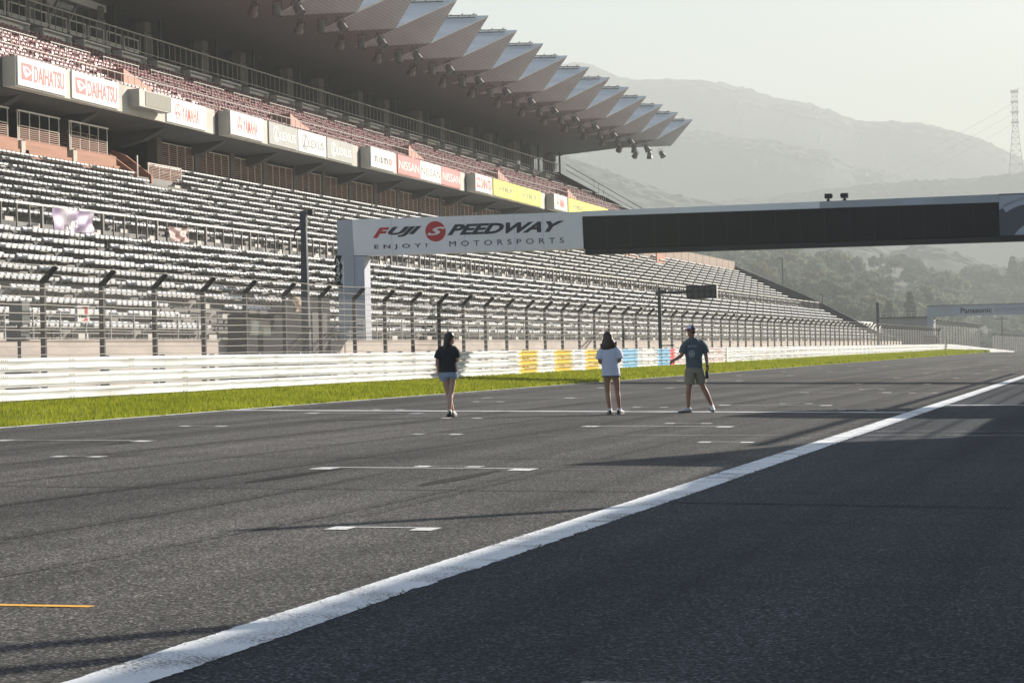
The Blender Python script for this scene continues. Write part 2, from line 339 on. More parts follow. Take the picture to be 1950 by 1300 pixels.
def fit(me, x0, x1, y0, y1):
    n = len(me.vertices); co = np.empty(n * 3); me.vertices.foreach_get("co", co); co = co.reshape(-1, 3)
    mn = co.min(0); mx = co.max(0)
    co[:, 0] = x0 + (co[:, 0] - mn[0]) / (mx[0] - mn[0]) * (x1 - x0)
    co[:, 1] = y0 + (co[:, 1] - mn[1]) / (mx[1] - mn[1]) * (y1 - y0)
    me.vertices.foreach_set("co", co.ravel()); me.update(); return me
def to_wall(me, X):                            # local x -> +Y, y -> Z, on a wall that faces +X at x=X  (text runs towards +Y)
    n = len(me.vertices); co = np.empty(n * 3); me.vertices.foreach_get("co", co); co = co.reshape(-1, 3)
    o = np.stack([X + co[:, 2], co[:, 0], co[:, 1]], 1); me.vertices.foreach_set("co", o.ravel()); me.update(); return me
def to_front(me, Y):                           # local x -> +X, y -> Z, on a face that looks towards -Y
    n = len(me.vertices); co = np.empty(n * 3); me.vertices.foreach_get("co", co); co = co.reshape(-1, 3)
    o = np.stack([co[:, 0], Y - co[:, 2], co[:, 1]], 1); me.vertices.foreach_set("co", o.ravel()); me.update(); return me
def join(name, meshes, m=None):
    bm = bmesh.new()
    for me in meshes: bm.from_mesh(me)
    r = bpy.data.meshes.new(name); bm.to_mesh(r); bm.free()
    if m: r.materials.append(m)
    return r
def flat_poly(pts, depth=0.01):
    mb = MB(); n = len(pts); vs = [(x, y, 0) for x, y in pts] + [(x, y, depth) for x, y in pts]
    fs = [(i, (i + 1) % n, n + (i + 1) % n, n + i) for i in range(n)] + [tuple(range(n, 2 * n))]
    return mb.add(vs, fs)
def ring2d(cx, cy, rx, ry, t, n=32, depth=0.012):
    mb = MB(); vs = []
    for k in range(n):
        a = 2 * math.pi * k / n; c, s = math.cos(a), math.sin(a)
        vs += [(cx + rx * c, cy + ry * s, 0), (cx + rx * c, cy + ry * s, depth), (cx + (rx - t) * c, cy + (ry - t) * s, depth), (cx + (rx - t) * c, cy + (ry - t) * s, 0)]
    fs = []
    for k in range(n):
        a = 4 * k; b = 4 * ((k + 1) % n)
        for j in range(4): fs.append((a + j, a + (j + 1) % 4, b + (j + 1) % 4, b + j))
    return mb.add(vs, fs)
def disc2d(cx, cy, rx, ry, n=32, depth=0.01):
    return flat_poly([(cx + rx * math.cos(2 * math.pi * k / n), cy + ry * math.sin(2 * math.pi * k / n)) for k in range(n)], depth)

def drop(Y): return max(0.0, Y - 392.0) * 0.0095
def gz(X, Y=0.0):                              # ground height
    X = min(X, 2.0) if X > 0 else X
    if X > -19.33: z = -0.02 * X
    elif X > -24.7: z = 0.387 + (-19.33 - X) * 0.0415
    else: z = 0.61
    return z - drop(Y)

# ------------------------------------------------------------------ ground, track, markings
ys = [-60, -20, 0, 20, 40, 60, 80, 100, 130, 160, 200, 250, 300, 350, 392, 420, 480, 560, 700, 900]
def sheet(name, x0, x1, m, dz=0.0, nx=2, y0=-60, y1=900):
    yy = [y for y in ys if y0 < y < y1]; yy = [y0] + yy + [y1]
    P = [[(x0 + (x1 - x0) * i / (nx - 1), y, gz(x0 + (x1 - x0) * i / (nx - 1), y) + dz) for i in range(nx)] for y in yy]
    return struct(MB().grid(P).build(name, m))
struct(MB().grid([[(-3000, -60, -14), (3000, -60, -14)], [(-3000, 5800, -14), (3000, 5800, -14)]]).build("ground", M['ground']))
sheet("race_track", -19.33, -4.3, M['asphalt'], nx=6)
sheet("pit_lane", -4.3, 60.0, M['asphalt_pit_shaded'], nx=12)
sheet("grass_verge", -24.9, -19.33, M['soil'], nx=4, y1=395)
sheet("runoff_verge", -24.9, -19.33, M['service'], nx=4, y0=395)
sheet("service_road", -31.0, -24.9, M['service'])
# land behind and beyond the stand
P = []
for y in [-60, 100, 250, 360, 372, 420, 490, 602, 720, 860, 1000, 1180, 1260, 1340, 1500, 1800]:
    row = []
    for x in [-600, -400, -300, -200, -150, -130, -112, -100, -90, -80, -70, -60, -48, -36, -31]:
        z = 0.6 - drop(y)
        if y > 372: z += min(1, (y - 372) / 230) * 26 / (1 + math.exp((x + 90) / 9.5))
        if y > 1180: z += 26 * min(1, (y - 1180) / 160) * min(1, max(0, (-36 - x) / 12))
        row.append((x, y, z))
    P.append(row)
M['forest_floor'] = mat("forest_floor", (0.020, 0.030, 0.018), 0.95, var=0.5, vscale=0.06)
struct(MB().grid(P).build("hillside", M['forest_floor'], smooth=True))

def stripe(name, x0, x1, y0, y1, m, dz=0.004, step=20):
    yy = [y0] + [y for y in np.arange(math.ceil(y0 / step) * step, y1, step) if y0 < y < y1] + [y1]
    P = [[(x0, y, gz(x0, y) + dz), (x1, y, gz(x1, y) + dz)] for y in yy]
    return struct(MB().grid(P).build(name, m))
def ragged(name, x0, x1, m):
    yy = list(np.arange(6, 48, .05)) + list(np.arange(48, 420.1, 12)); P = []
    ph = 0.0
    for y in yy:
        j = .012 if y < 48 else 0; ph = ph * .86 + random.gauss(0, .55); e = -abs(ph) * .012 * (1 if math.sin(y * .9) + math.sin(y * .37) > -.3 else .2) if j else 0
        P.append([(x0 + random.gauss(0, .4) * j, y, gz(x0, y) + .004), (x1 + e + random.gauss(0, .4) * j, y, gz(x1, y) + .004)])
    return struct(MB().grid(P).build(name, m))
ragged("pit_lane_line", -4.47, -4.10, M['line'])
stripe("track_edge_line", -19.34, -19.14, -20, 392, M['line_thin'], dz=0.006)
def cross(name, x0, x1, y, wdt, m, y2=None, dz=0.004):
    y2 = y if y2 is None else y2
    P = [[(x0, y - wdt / 2, gz(x0) + dz), (x1, y2 - wdt / 2, gz(x1) + dz)], [(x0, y + wdt / 2, gz(x0) + dz), (x1, y2 + wdt / 2, gz(x1) + dz)]]
    return struct(MB().grid(P).build(name, m))
cross("start_line", -19.3, -4.48, 56.9, 0.5, M['line'], 56.2, dz=0.008)
cross("pit_line", -4.1, 3.0, 63.1, 0.5, M['line'], 61.8)
cross("faint_line", -9.1, -4.5, 42.05, 0.16, M['line_faint'], 42.3)
cross("faint_line", -4.1, 3.0, 42.32, 0.22, M['line_faint'], 42.6)
cross("faint_line", -4.1, 3.0, 44.3, 0.12, M['line_faint'], 44.4)
M['seam_dark'] = asphalt("tar_seam", (0.012, 0.012, 0.014), (0.012, 0.012, 0.014))
cross("asphalt_seam", -4.1, 3.0, 24.35, 0.05, M['seam_dark'], 23.6)
cross("asphalt_seam", -19.2, -4.5, 33.4, 0.05, M['seam_dark'], 33.2); cross("asphalt_seam", -19.2, -4.5, 26.1, 0.04, M['seam_dark'], 26.0)
cross("faint_line", -6.6, -5.7, 30.62, 0.05, M['line_faint'], 30.6); cross("faint_line", -14.25, -13.3, 38.85, 0.06, M['line_faint'], 38.8)
cross("yellow_line", -9.6, -5.60, 14.11, 0.10, M['orange'], 14.15)
cross("worn_patch", -2.3, -0.9, 11.3, 0.22, M['line_faint'], 11.36)
def slot(x0, x1, y, wd=0.10, ret=0.55, rw=0.13):
    mb = MB(); z = lambda x: gz(x) + 0.006
    def q(a, b, c, d): mb.add([(a, c, z(a)), (b, c, z(b)), (b, d, z(b)), (a, d, z(a))], [(0, 1, 2, 3)])
    q(x0 + rw * 2, x1 - rw * 2, y - wd, y); q(x0, x0 + rw * 2, y - ret, y); q(x1 - rw * 2, x1, y - ret, y)
    return struct(mb.build("grid_marking", M['line_thin']))
for i in range(13):
    slot(-9.25, -6.65, 30.7 + 16.0 * i); slot(-16.78, -14.28, 38.9 + 16.0 * i)
for x0, x1, y in [(-16.39, -15.55, 46), (-11.15, -10.36, 42.25), (-8.14, -7.3, 48.5), (-6.12, -5.32, 39.4), (-6.13, -5.27, 20.7), (-13.0, -12.2, 51.4),
                  (-8.2, -7.4, 31.2), (-13.6, -12.9, 33.3), (-16.2, -15.5, 57.9), (-8.1, -7.3, 64.5), (-6.1, -5.3, 58.6), (-10.9, -10.1, 60.6), (-15.9, -15.1, 66), (-8.1, -7.3, 84), (-6.1, -5.3, 78)]:
    slot(x0, x1, y, 0.06, 0.35, 0.09)
# dark rubber streaks left by wheels
def skid(x, y0, y1, wd, dx):
    mb = MB(); P = []
    for k in range(9):
        y = y0 + (y1 - y0) * k / 8; xx = x + dx * (k / 8) ** 2; wk = wd * (0.35 + 0.65 * math.sin(math.pi * min(1, (k + .5) / 8)))
        P.append([(xx - wk / 2, y, gz(xx) + 0.003), (xx + wk / 2, y, gz(xx) + 0.003)])
    return struct(mb.grid(P).build("rubber_mark", M['skid']))
M['skid'] = asphalt("rubbered_asphalt", (0.036, 0.035, 0.034), (0.038, 0.036, 0.034))
skid(-9.0, 27.2, 30.4, 0.25, 0.05); skid(-7.05, 26.8, 30.2, 0.25, 0.05); skid(-14.5, 37.2, 38.7, 0.2, 0.1)

M['skid_faint'] = asphalt("faint_rubber", (0.083, 0.080, 0.077), (0.086, 0.081, 0.076))
def arc_mark(x, y0, y1, wd, dx):
    P = []
    for k in range(25):
        f_ = k / 24; y = y0 + (y1 - y0) * f_; xx = x + dx * math.sin(f_ * 2.2); wk = wd * math.sin(math.pi * min(1, .04 + f_ * .94)) ** .4
        P.append([(xx - wk / 2, y, gz(xx) + 0.002), (xx + wk / 2, y, gz(xx) + 0.002)])
    return struct(MB().grid(P).build("tyre_mark", M['skid_faint']))
for q in [(-8.6, 13, 30, .18, .5), (-7.1, 13, 31, .18, .5), (-10.2, 18, 52, .22, .7), (-11.9, 20, 60, .22, .9), (-13.4, 28, 74, .24, .5), (-6.3, 22, 60, .16, -.3), (-9.4, 40, 110, .26, .4), (-7.9, 40, 120, .26, .4)]: arc_mark(*q)

# grass blades on the verge
def blades():
    n = 190000
    y = 10 + 382 * rng.random(n) ** 2.2; x = -24.75 + 5.25 * rng.random(n)
    edge = (rng.random(n) < 0.12); x[edge] = -19.42 + 0.12 * rng.standard_normal(edge.sum()) * (1 + .6 * np.sin(y[edge] * 1.9) * np.sin(y[edge] * .7)); x = np.clip(x, -24.75, -19.27)
    z = 0.387 + np.clip(-19.33 - x, 0, None) * 0.0415
    h = (0.045 + 0.06 * rng.random(n)) * (1 + np.clip(y - 38, 0, None) / 130); wd = 0.010 * (1 + np.clip(y - 38, 0, None) / 22)
    a = rng.random(n) * 2 * np.pi; lx = (rng.random(n) - .5) * .06; ly = (rng.random(n) - .5) * .06
    v = np.empty((n, 3, 3))
    v[:, 0] = np.stack([x - np.cos(a) * wd, y - np.sin(a) * wd, z - 0.01], 1); v[:, 1] = np.stack([x + np.cos(a) * wd, y + np.sin(a) * wd, z - 0.01], 1)
    v[:, 2] = np.stack([x + lx, y + ly, z + h], 1)
    return raw_mesh("grass", v.reshape(-1, 3), np.arange(3 * n).reshape(-1, 3), M['grass'])
def raw_mesh(name, v, f, m):
    me = bpy.data.meshes.new(name); k = f.shape[1]
    me.vertices.add(len(v)); me.vertices.foreach_set("co", np.ascontiguousarray(v, dtype=np.float32).ravel())
    me.loops.add(f.size); me.loops.foreach_set("vertex_index", np.ascontiguousarray(f, dtype=np.int32).ravel())
    me.polygons.add(len(f)); me.polygons.foreach_set("loop_start", np.arange(0, f.size, k, dtype=np.int32)); me.polygons.foreach_set("loop_total", np.full(len(f), k, dtype=np.int32))
    me.update(calc_edges=True); me.validate(); me.materials.append(m)
    return me
tag(link("grass", blades()), "short bright green grass strip between the track edge and the white barrier", "grass", kind="stuff")
def edge_weeds():
    n = 420; y = 14 + 26 * rng.random(n) ** 1.3; x = -4.10 + 0.035 * rng.standard_normal(n); cl = (np.sin(y * 3.1) + np.sin(y * 1.3 + 1)) > 0.55; x = x[cl]; y = y[cl]; n = len(x)
    h = 0.008 + 0.018 * rng.random(n); a = rng.random(n) * 6.28; z = -0.02 * x; v = np.empty((n, 3, 3)); wd = 0.006
    v[:, 0] = np.stack([x - np.cos(a) * wd, y - np.sin(a) * wd, z], 1); v[:, 1] = np.stack([x + np.cos(a) * wd, y + np.sin(a) * wd, z], 1); v[:, 2] = np.stack([x + .02 * np.cos(a), y + .02 * np.sin(a), z + h], 1)
    return raw_mesh("weeds", v.reshape(-1, 3), np.arange(3 * n).reshape(-1, 3), M['hedge'])
tag(link("weeds", edge_weeds()), "tiny weeds growing along the edge of the wide white line", "weeds", kind="stuff")

# ------------------------------------------------------------------ crash barrier
def barrier():
    t = thing("crash_barrier", "long white three-rail steel crash barrier along the grass verge", "crash barrier", (-24.7, 0, 0.61))
    prof = [(0, .0), (.01, .01), (.10, .07), (.10, .115), (.0, .15), (-.02, .16), (-.01, .168), (.10, .245), (.10, .285), (.02, .312), (0, .318)]
    yy = list(np.arange(30, 392.1, 4)) + list(np.arange(400, 561, 8))
    for k in range(3):
        P = []
        for y in yy:
            sag = 0.006 * math.sin(y * 1.7 + k) + 0.004 * math.sin(y * .61)
            off = max(0, y - 392) * 0.012
            P.append([(o + off + 0.004 * math.sin(y * 2.3 + k), y, z + 0.012 + k * 0.352 + sag - drop(y)) for o, z in prof])
        MB().grid(P).build("rail", M['barrier'], t, fix=False)
    pm = MB().box((-0.16, -0.05, -0.3), (-0.005, 0.05, 1.07)).mesh("post", M['rail'])
    for i in range(90):
        o = link("post", pm, t); o.location = (0, 32 + 4 * i, -drop(32 + 4 * i)) 
    # lap plates with bolts at every joint
    bp = MB()
    for i in range(70):
        y = 33.2 + 4 * i
        for k in range(3):
            for dz in (.08, .105, .255, .278):
                for dy in (-.16, -.06, .06, .16):
                    bp.box((.096, y + dy - .008, .012 + k * .352 + dz - .007), (.109, y + dy + .008, .012 + k * .352 + dz + .007))
    bp.build("bolts", M['rail_dark'], t)
    # lettering painted on the rails
    dk = MB(); rd = MB(); bl = MB()
    def word(mb, y0, y1, z0, z1, x=.103):
        y = y0
        while y < y1 - .1:
            wd = random.uniform(.18, .42); mb.box((x - .004, y, z0 + random.uniform(0, .012)), (x + .004, min(y + wd, y1), z1 - random.uniform(0, .012))); y += wd + random.uniform(.05, .14)
    for a, b in [(108, 109.8), (114.9, 116.7), (121.8, 123.5), (110.8, 113.7), (117.9, 121), (124.9, 127.6)]:
        for k in (1, 2):
            for z in (.07, .245): word(dk, a, b, .012 + k * .352 + z, .012 + k * .352 + z + .042)
        word(dk, a + .4, b - .3, .085, .125)
    for a, b in [(110.8, 113.7), (117.9, 121), (124.9, 127.6)]: dk.box((.098, a + .3, .25), (.107, b - .2, .29))
    for a, b in [(138.5, 139.7), (142.9, 144.3), (132.5, 134)]:
        for k in range(3):
            for z in (.07, .245): word(dk, a, b, .012 + k * .352 + z, .012 + k * .352 + z + .038)
    for a, b in [(150.4, 153.5), (162.3, 168.8)]:
        for k in range(3):
            for z in (.07, .245): word(rd, a, b, .012 + k * .352 + z, .012 + k * .352 + z + .042)
        rd.box((.098, a + .8, .79), (.107, b - 1, .83)); rd.box((.098, a + .8, .085), (.107, b - 1, .125))
    for a, b in [(176, 204)]:
        for k in (0, 1):
            for z in (.07, .245): word(dk, a, b, .012 + k * .352 + z, .012 + k * .352 + z + .03)
    MB().box((.09, 169.8, 0), (.125, 170.3, 1.06)).build("joint_plate", M['white_steel'], t)
    dk.build("lettering", M['txt_dark'], t); rd.build("lettering", M['txt_red'], t)
barrier()

# ------------------------------------------------------------------ catch fences
def fence(x, y0, n, pitch, zb, zt, reach, rise, label, cables=True, chain=True, thick=.07, dr=False, xs=None):
    t = thing("catch_fence", label, "fence", (x, y0, zb))
    H = zt - zb
    pm = MB().prism_y([(-.06, 0), (.06, 0), (.06, H), (reach + .035, H + rise - .05), (reach - .045, H + rise + .04), (-.06, H + .07)], -thick, thick * .55).mesh("post", M['post'])
    yl = []
    for i in range(n):
        y = i * pitch + (random.uniform(-.08, .08) if i else 0); yl.append(y)
        o = link("post", pm, t); o.location = (0 if xs is None else xs * y, y, -drop(y0 + y) if dr else 0)
    L = (n - 1) * pitch
    if cables:
        for k in range(11):
            z = 1.12 + k * (H - 1.12) / 8.6 if k < 9 else None
            if k >= 9: px, pz = reach * (k - 8) / 2 , H + rise * (k - 8) / 2
            else: px, pz = .08, min(z, H)
            mb = MB(); 
            for i in range(n - 1):
                a = (px, yl[i], pz); b = (px, yl[i + 1], pz); mid = (px, (yl[i] + yl[i + 1]) / 2, pz - .015)
                mb.bar(a, mid, .014, 4); mb.bar(mid, b, .014, 4)
            mb.build("cable", M['cable'], t)
    if chain:
        mb = MB(); P = [[(.085, -4, .3), (.085, L + 4, .3)], [(.085, -4, H), (.085, L + 4, H)], [(reach + .02, -4, H + rise), (reach + .02, L + 4, H + rise)]]
        mb.grid(P).build("chain_link", M['chain'], t, fix=False)
    return t
fence(-26.0, 58.99, 84, 3.94, 0.61, 3.48, 0.38, 0.42, "tall dark catch fence with cranked posts and cables behind the white barrier")
fence(-28.6, 404, 18, 7.9, -.4, 4.7, 1.0, .7, "tall grey catch fence standing beyond the far gantry", thick=.16, chain=True)
fence(-27.0, 560, 22, 11.5, -1.2, 3.3, .9, .6, "farthest low catch fence fading into the haze", thick=.2, chain=True)
# stays propping the fence
mb = MB()
for y in (87.5, 90.2, 138):
    for dy in (-1.5, -.7, .9, 1.7): mb.bar((-26.6, y, 2.6), (-28.6, y + dy * 1.3, .6), .02, 5)
tag(mb.build("prop_stays", M['rail_dark']), "thin steel stays bracing the catch fence from behind", "fence stay")

# ------------------------------------------------------------------ lower stand
Y0, Y1 = 47.28, 363.7
stand = thing("grandstand", "long two-tier concrete grandstand with a folded white roof", "grandstand")
wallo = MB().box((-30.2, 40, .55), (-29.95, 372, 2.16)).box((-30.24, 40, 2.16), (-29.91, 372, 2.20)).build("front_wall", M['wall'], stand)
TR = .8
def lowfloor(i): return 2.25 + .4155 * i
def upfloor(j): return 7.11 + .44 * j
def lowx(i): return -31.7 - TR * i           # front edge of tread i
UPX = -42.1
mb = MB()
prof = [(-30.2, .4), (-30.2, 1.75), (-31.7, 1.75)]
for i in range(10):
    prof += [(lowx(i), lowfloor(i)), (lowx(i + 1), lowfloor(i))]
prof += [(-39.75, 6.5), (UPX, 6.5)]
for j in range(11): prof += [(UPX - TR * j, upfloor(j)), (UPX - TR * (j + 1), upfloor(j))]
prof += [(-51.2, upfloor(10)), (-51.2, .4)]
mb.prism_y(prof, Y0, Y1).build("terrace", M['concrete'], stand)
# end parapet (sloping grey wall)
mb = MB(); mb.prism_y([(-30.0, .5), (-30.0, 2.5), (-31.5, 3.0), (-39.6, 7.35), (-42.0, 8.6), (-51.4, 12.75), (-51.4, .5)], Y1 + .005, Y1 + .45).build("end_wall", M['hut'], stand)
MB().bar((-31.5, Y1 + .2, 3.3), (-51.4, Y1 + .2, 13.05), .05, 6).build("end_handrail", M['rail_light'], stand)
# aisle stairs
PITCH = 6.24
def aisle_y(k): return Y0 + 2.1 + PITCH * k
NA = int((Y1 - Y0) / PITCH)
st_low = MB(); st_up = MB()
for i in range(10): st_low.box((lowx(i) + .36, -.42, lowfloor(i) - .4155 + .002), (lowx(i) + .002, .42, lowfloor(i) - .21))
for j in range(11): st_up.box((UPX - TR * j + .36, -.42, (upfloor(j) - .44 if j else 6.5) + .002), (UPX - TR * j + .002, .42, upfloor(j) - .22))
st_up.box((UPX + .75, -.5, 6.502), (UPX + .37, .5, 6.9)) 
ml = st_low.mesh("stairs", M['step']); mu = st_up.mesh("stairs", M['step'])
for k in range(NA):
    y = aisle_y(k) + 0.42
    for me in (ml, mu):
        o = link("stairs", me, stand); o.location = (0, y, 0)
# blocks standing at the back of the walkway
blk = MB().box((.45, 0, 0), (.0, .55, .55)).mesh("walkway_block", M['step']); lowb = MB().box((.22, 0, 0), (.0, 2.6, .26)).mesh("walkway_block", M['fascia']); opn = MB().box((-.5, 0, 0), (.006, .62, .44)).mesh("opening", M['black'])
for k in range(NA):
    y = aisle_y(k) + 1.0
    for me, dy, dx in ((blk, .2, .004), (lowb, 1.1, .004)):
        o = link("walkway_block", me, stand); o.location = (UPX + dx, y + dy, 6.502)
    for dy in (-1.7, 3.9): link("opening", opn, stand).location = (UPX, y + dy, 6.65)

# ---- seats
def seat_mesh(name, m, back=.30, wdt=.43):
    prof = [(0.02, -.02), (-.02, .035), (-.12, .02), (-.30, .0), (-.37, .03), (-.43, back), (-.405, back + .02), (-.335, .09), (-.28, .055), (-.1, .075), (0.0, .085), (.04, .05)]
    # widths: slightly narrower at the rim
    mb = MB(); n = len(prof)
    ysl = [(-wdt / 2, .5), (-wdt / 2 + .04, 1), (wdt / 2 - .04, 1), (wdt / 2, .5)]
    vs = []
    for yv, k in ysl:
        for (x, z) in prof: vs.append((x if k == 1 else x * .94 - .01, yv, z + (0 if k == 1 else .025)))
    fs = []
    for r in range(3):
        for i in range(n): fs.append((r * n + i, r * n + (i + 1) % n, (r + 1) * n + (i + 1) % n, (r + 1) * n + i))
    fs += [tuple(range(n - 1, -1, -1)), tuple(range(3 * n, 4 * n))]
    mb.add(vs, fs)
    return mb.mesh(name, m, fix=True)
def stuff_from(name, base, pos, m):
    nv = len(base.vertices); co = np.empty(nv * 3); base.vertices.foreach_get("co", co); co = co.reshape(-1, 3)
    quads = np.array([list(p.vertices) for p in base.polygons if len(p.vertices) == 4])
    n = len(pos); v = (co[None] + pos[:, None, :]).reshape(-1, 3); f = (quads[None] + (np.arange(n) * nv)[:, None, None]).reshape(-1, 4)
    return link(name, raw_mesh(name, v, f, m))
CAMP = np.array([0, 0, 1.44]); RV = np.array(_r); UV = np.array(_u); FV = np.array(_f)
def in_view(p, mx=980, my=650):
    q = p - CAMP; d = q @ FV; return (np.abs(q @ RV) * 5200 < mx * d) & (np.abs(q @ UV) * 5200 < my * d)
rows = [(lowx(i) - .30, lowfloor(i) + .42) for i in range(10)] + [(UPX - TR * j - .30, upfloor(j) + .42) for j in range(11)]
beams = {}
pos = []
SP = .52
for ri, (x, z) in enumerate(rows):
    for k in range(NA):
        y0 = aisle_y(k) + .84
        if ri == 20 and y0 < 126: pass
        if ri >= 17 and (131.2 < y0 < 137.5): continue                       # stairwell opening in the top rows
        if ri >= 19 and y0 < 131: continue
        if ri >= 18 and (283 < y0 < 291): continue
        if ri < 3 and 91.5 < y0 < 99: continue
        for s in range(10):
            y = y0 + .28 + SP * s
            if y < Y1 - .5 and random.random() > .012: pos.append((x, y, z))
pos = np.array(pos)
vis = in_view(pos); dist = np.linalg.norm(pos - CAMP, axis=1)
order = np.argsort(np.where(vis, dist, 1e9))[:300]
sel = np.zeros(len(pos), bool); sel[order] = True
sm = seat_mesh("seat", M['seat_white'], back=.165, wdt=.42)
for p in pos[sel]:
    o = link("seat", sm); o.location = p
    tag(o, "white moulded plastic seat in the nearest front rows of the lower grandstand tier", "seat", "white seats of the lower tier")
tag(stuff_from("seats", sm, pos[~sel], M['seat_white']), "rows of white plastic seats filling the rest of the lower grandstand tier", "seats", kind="stuff")
for ri, (x, z) in enumerate(rows):
    mb = MB()
    for k in range(NA):
        y0 = aisle_y(k) + .84
        if ri >= 17 and (131.2 < y0 < 137.5) or ri >= 19 and y0 < 131 or ri >= 18 and 283 < y0 < 291: continue
        mb.box((x - .30, y0 + .02, z - .09), (x - .18, y0 + 5.38, z - .03))
        for d in (.3, 1.9, 3.5, 5.1): mb.box((x - .28, y0 + d, z - .42), (x - .22, y0 + d + .06, z - .09))
    mb.build("seat_beam", M['steel_dark'], stand)

# ---- walkway railings
rp = MB()
for k in range(5): rp.box((-.03, .1 + k * 1.2, 0), (.03, .16 + k * 1.2, 1.0))
rp.box((-.05, 2.45, 0), (.05, 2.60, .98)).box((-.02, .1, .06), (.02, 5.0, .10))
rpm = rp.mesh("railing", M['rail_dark']); rhm = MB().box((-.035, 0, .98), (.035, 5.1, 1.05)).mesh("handrail", M['rail_light'])
for k in range(NA):
    y = aisle_y(k) + .9
    if y + 5 > Y1: break
    o = link("railing", rpm); o.location = (-39.85, y, 6.5)
    tag(o, "pale-topped steel railing along the walkway halfway up the lower tier", "railing", "railings along the walkway")
    link("handrail", rhm, o)
# front row mesh railing on the wall top
mb = MB()
for k in range(150):
    y = 60 + 2.0 * k; mb.box((-30.11, y, 2.2), (-30.06, y + .05, 3.05))
for z in (2.38, 2.54, 2.70, 2.86, 3.02): mb.box((-30.095, 60, z), (-30.075, 358, z + .025))
tag(mb.build("front_railing", M['rail']), "low steel railing of thin bars along the top of the front wall", "railing")

# ---- louvre screens along the concourse
def louvre(name, w_, h_, nslat, nmull, m_frame, m_slat):
    fr = MB(); fr.box((-.03, 0, 0), (.03, .06, h_)).box((-.03, w_ - .06, 0), (.03, w_, h_)).box((-.03, .062, h_ - .05), (.03, w_ - .062, h_)).box((-.03, .062, 0), (.03, w_ - .062, .05))
    for k in range(1, nmull + 1): y = w_ * k / (nmull + 1); fr.box((-.022, y - .02, .052), (.024, y + .02, h_ - .052))
    sl_ = MB()
    for k in range(nslat):
        z = .08 + (h_ - .14) * k / nslat; dz = (h_ - .14) / nslat
        sl_.add([(-.05, .064, z + dz * .25), (.018, .064, z), (.018, w_ - .064, z), (-.05, w_ - .064, z + dz * .25), (-.05, .064, z + dz * .50), (.018, .064, z + dz * .38), (.018, w_ - .064, z + dz * .38), (-.05, w_ - .064, z + dz * .50)],
                [(0, 1, 2, 3), (7, 6, 5, 4), (1, 5, 6, 2), (0, 3, 7, 4)])
    return fr.mesh("frame", m_frame), sl_.mesh("slats", m_slat)
fm, smx = louvre("louvre", 5.3, 1.42, 11, 3, M['slat_frame'], M['slat'])
def louvre_at(x, y, z, label, grp=None, meshes=(fm, smx)):
    t = thing("louvre_screen", label, "louvre screen", (x, y, z), 0, grp)
    link("frame", meshes[0], t); link("slats", meshes[1], t); return t
LB = 12.13; LX = -51.35
k = 0
for i in range(28):
    y = 141.3 + 6.24 * i
    if y > 281: break
    louvre_at(LX, y, LB, "brown slatted louvre screen in a pale frame behind the top row of white seats", "louvre screens behind the top row")
louvre_at(LX - 1.6, 130.6, LB, "shaded slatted louvre screen set back above the stair opening")
colm = MB().box((-.45, -.4, 0), (.1, .4, 1.9)).mesh("column", M['column'])
for i in range(27):
    y = 140.85 + 6.24 * i
    if y > 285: break
    o = link("column", colm, stand); o.location = (LX, y, 12.02)
# timber fence closing the open top rows
for i in range(14):
    y = 285.5 + 5.6 * i
    if y + 5.5 > Y1 + 1: break
    mb = MB(); n = 14
    for s in range(n): mb.box((-.03, .05 + s * 5.4 / n, 0), (.03, .05 + (s + .8) * 5.4 / n, 1.75 + .02 * (s % 2)))
    mb.box((-.07, .05, .3), (-.031, 5.45, .42)).box((-.07, .05, 1.35), (-.031, 5.45, 1.47))
    o = mb.build("timber_panel", M['timber']); o.location = (LX, y, 11.6)
    tag(o, "brown vertical-board fence panel closing the roofless top row at the stand's far end", "fence panel", "board panels at the far top row")
# stepped brown stair walls in the top rows at the near end
lm2 = louvre("louvre", 4.9, .72, 6, 3, M['slat_frame'], M['slat'])
for (ya, yb, lab) in [(113.0, 118.4, "brown stepped stair wall cut off by the left edge of the view"), (119.2, 124.4, "brown stepped stair wall left of the other one, under a slatted screen"), (125.6, 131.0, "brown stepped stair wall beside the stair opening, under a slatted screen")]:
    t = thing("stair_wall", lab, "stair wall", (-49.9, ya, 10.6))
    L_ = yb - ya
    MB().prism_x([(.0, 0), (L_ + 2.6, 0), (L_ + 2.6, .45), (L_ + 1.3, .45), (L_ + 1.3, .95), (L_, .95), (L_, 1.42), (0, 1.42)], -.7, -.1).build("wall", M['terracotta'], t)
    a = link("frame", lm2[0], t); a.location = (-.45, .15, 1.43); b = link("slats", lm2[1], t); b.location = (-.45, .15, 1.43)
    h = MB()
    for k in range(5): h.box((-.43, .15 + k * 1.2, 2.16), (-.39, .19 + k * 1.2, 2.78))
    h.box((-.45, -.1, 2.78), (-.37, 5.1, 2.85)); h.box((-.43, -.1, 1.3), (-.39, -.04, 2.78)); h.build("handrail", M['rail_light'], t)
    MB().box((-.62, -.5, .55), (-.05, -.02, 1.35)).build("step_block", M['fascia'], t)
t = thing("stair_opening", "dark stair opening between sloping brown walls in the top rows", "stairwell", (-49.2, 131.7, 10.2))
MB().prism_y([(.0, 0), (-2.2, 0), (-2.2, 2.3), (-1.4, 2.0), (0, .95)], 0, .2).build("wall", M['terracotta'], t)
MB().prism_y([(.0, 0), (-2.2, 0), (-2.2, 2.4), (-1.4, 2.1), (0, 1.0)], 2.2, 2.4).build("wall", M['terracotta'], t)
MB().box((-2.2, .21, -.0), (-2.1, 2.19, 2.0)).build("door", M['black'], t)
MB().box((.0, .05, .6), (.06, .11, 1.9)).build("handrail", M['rail_light'], t)
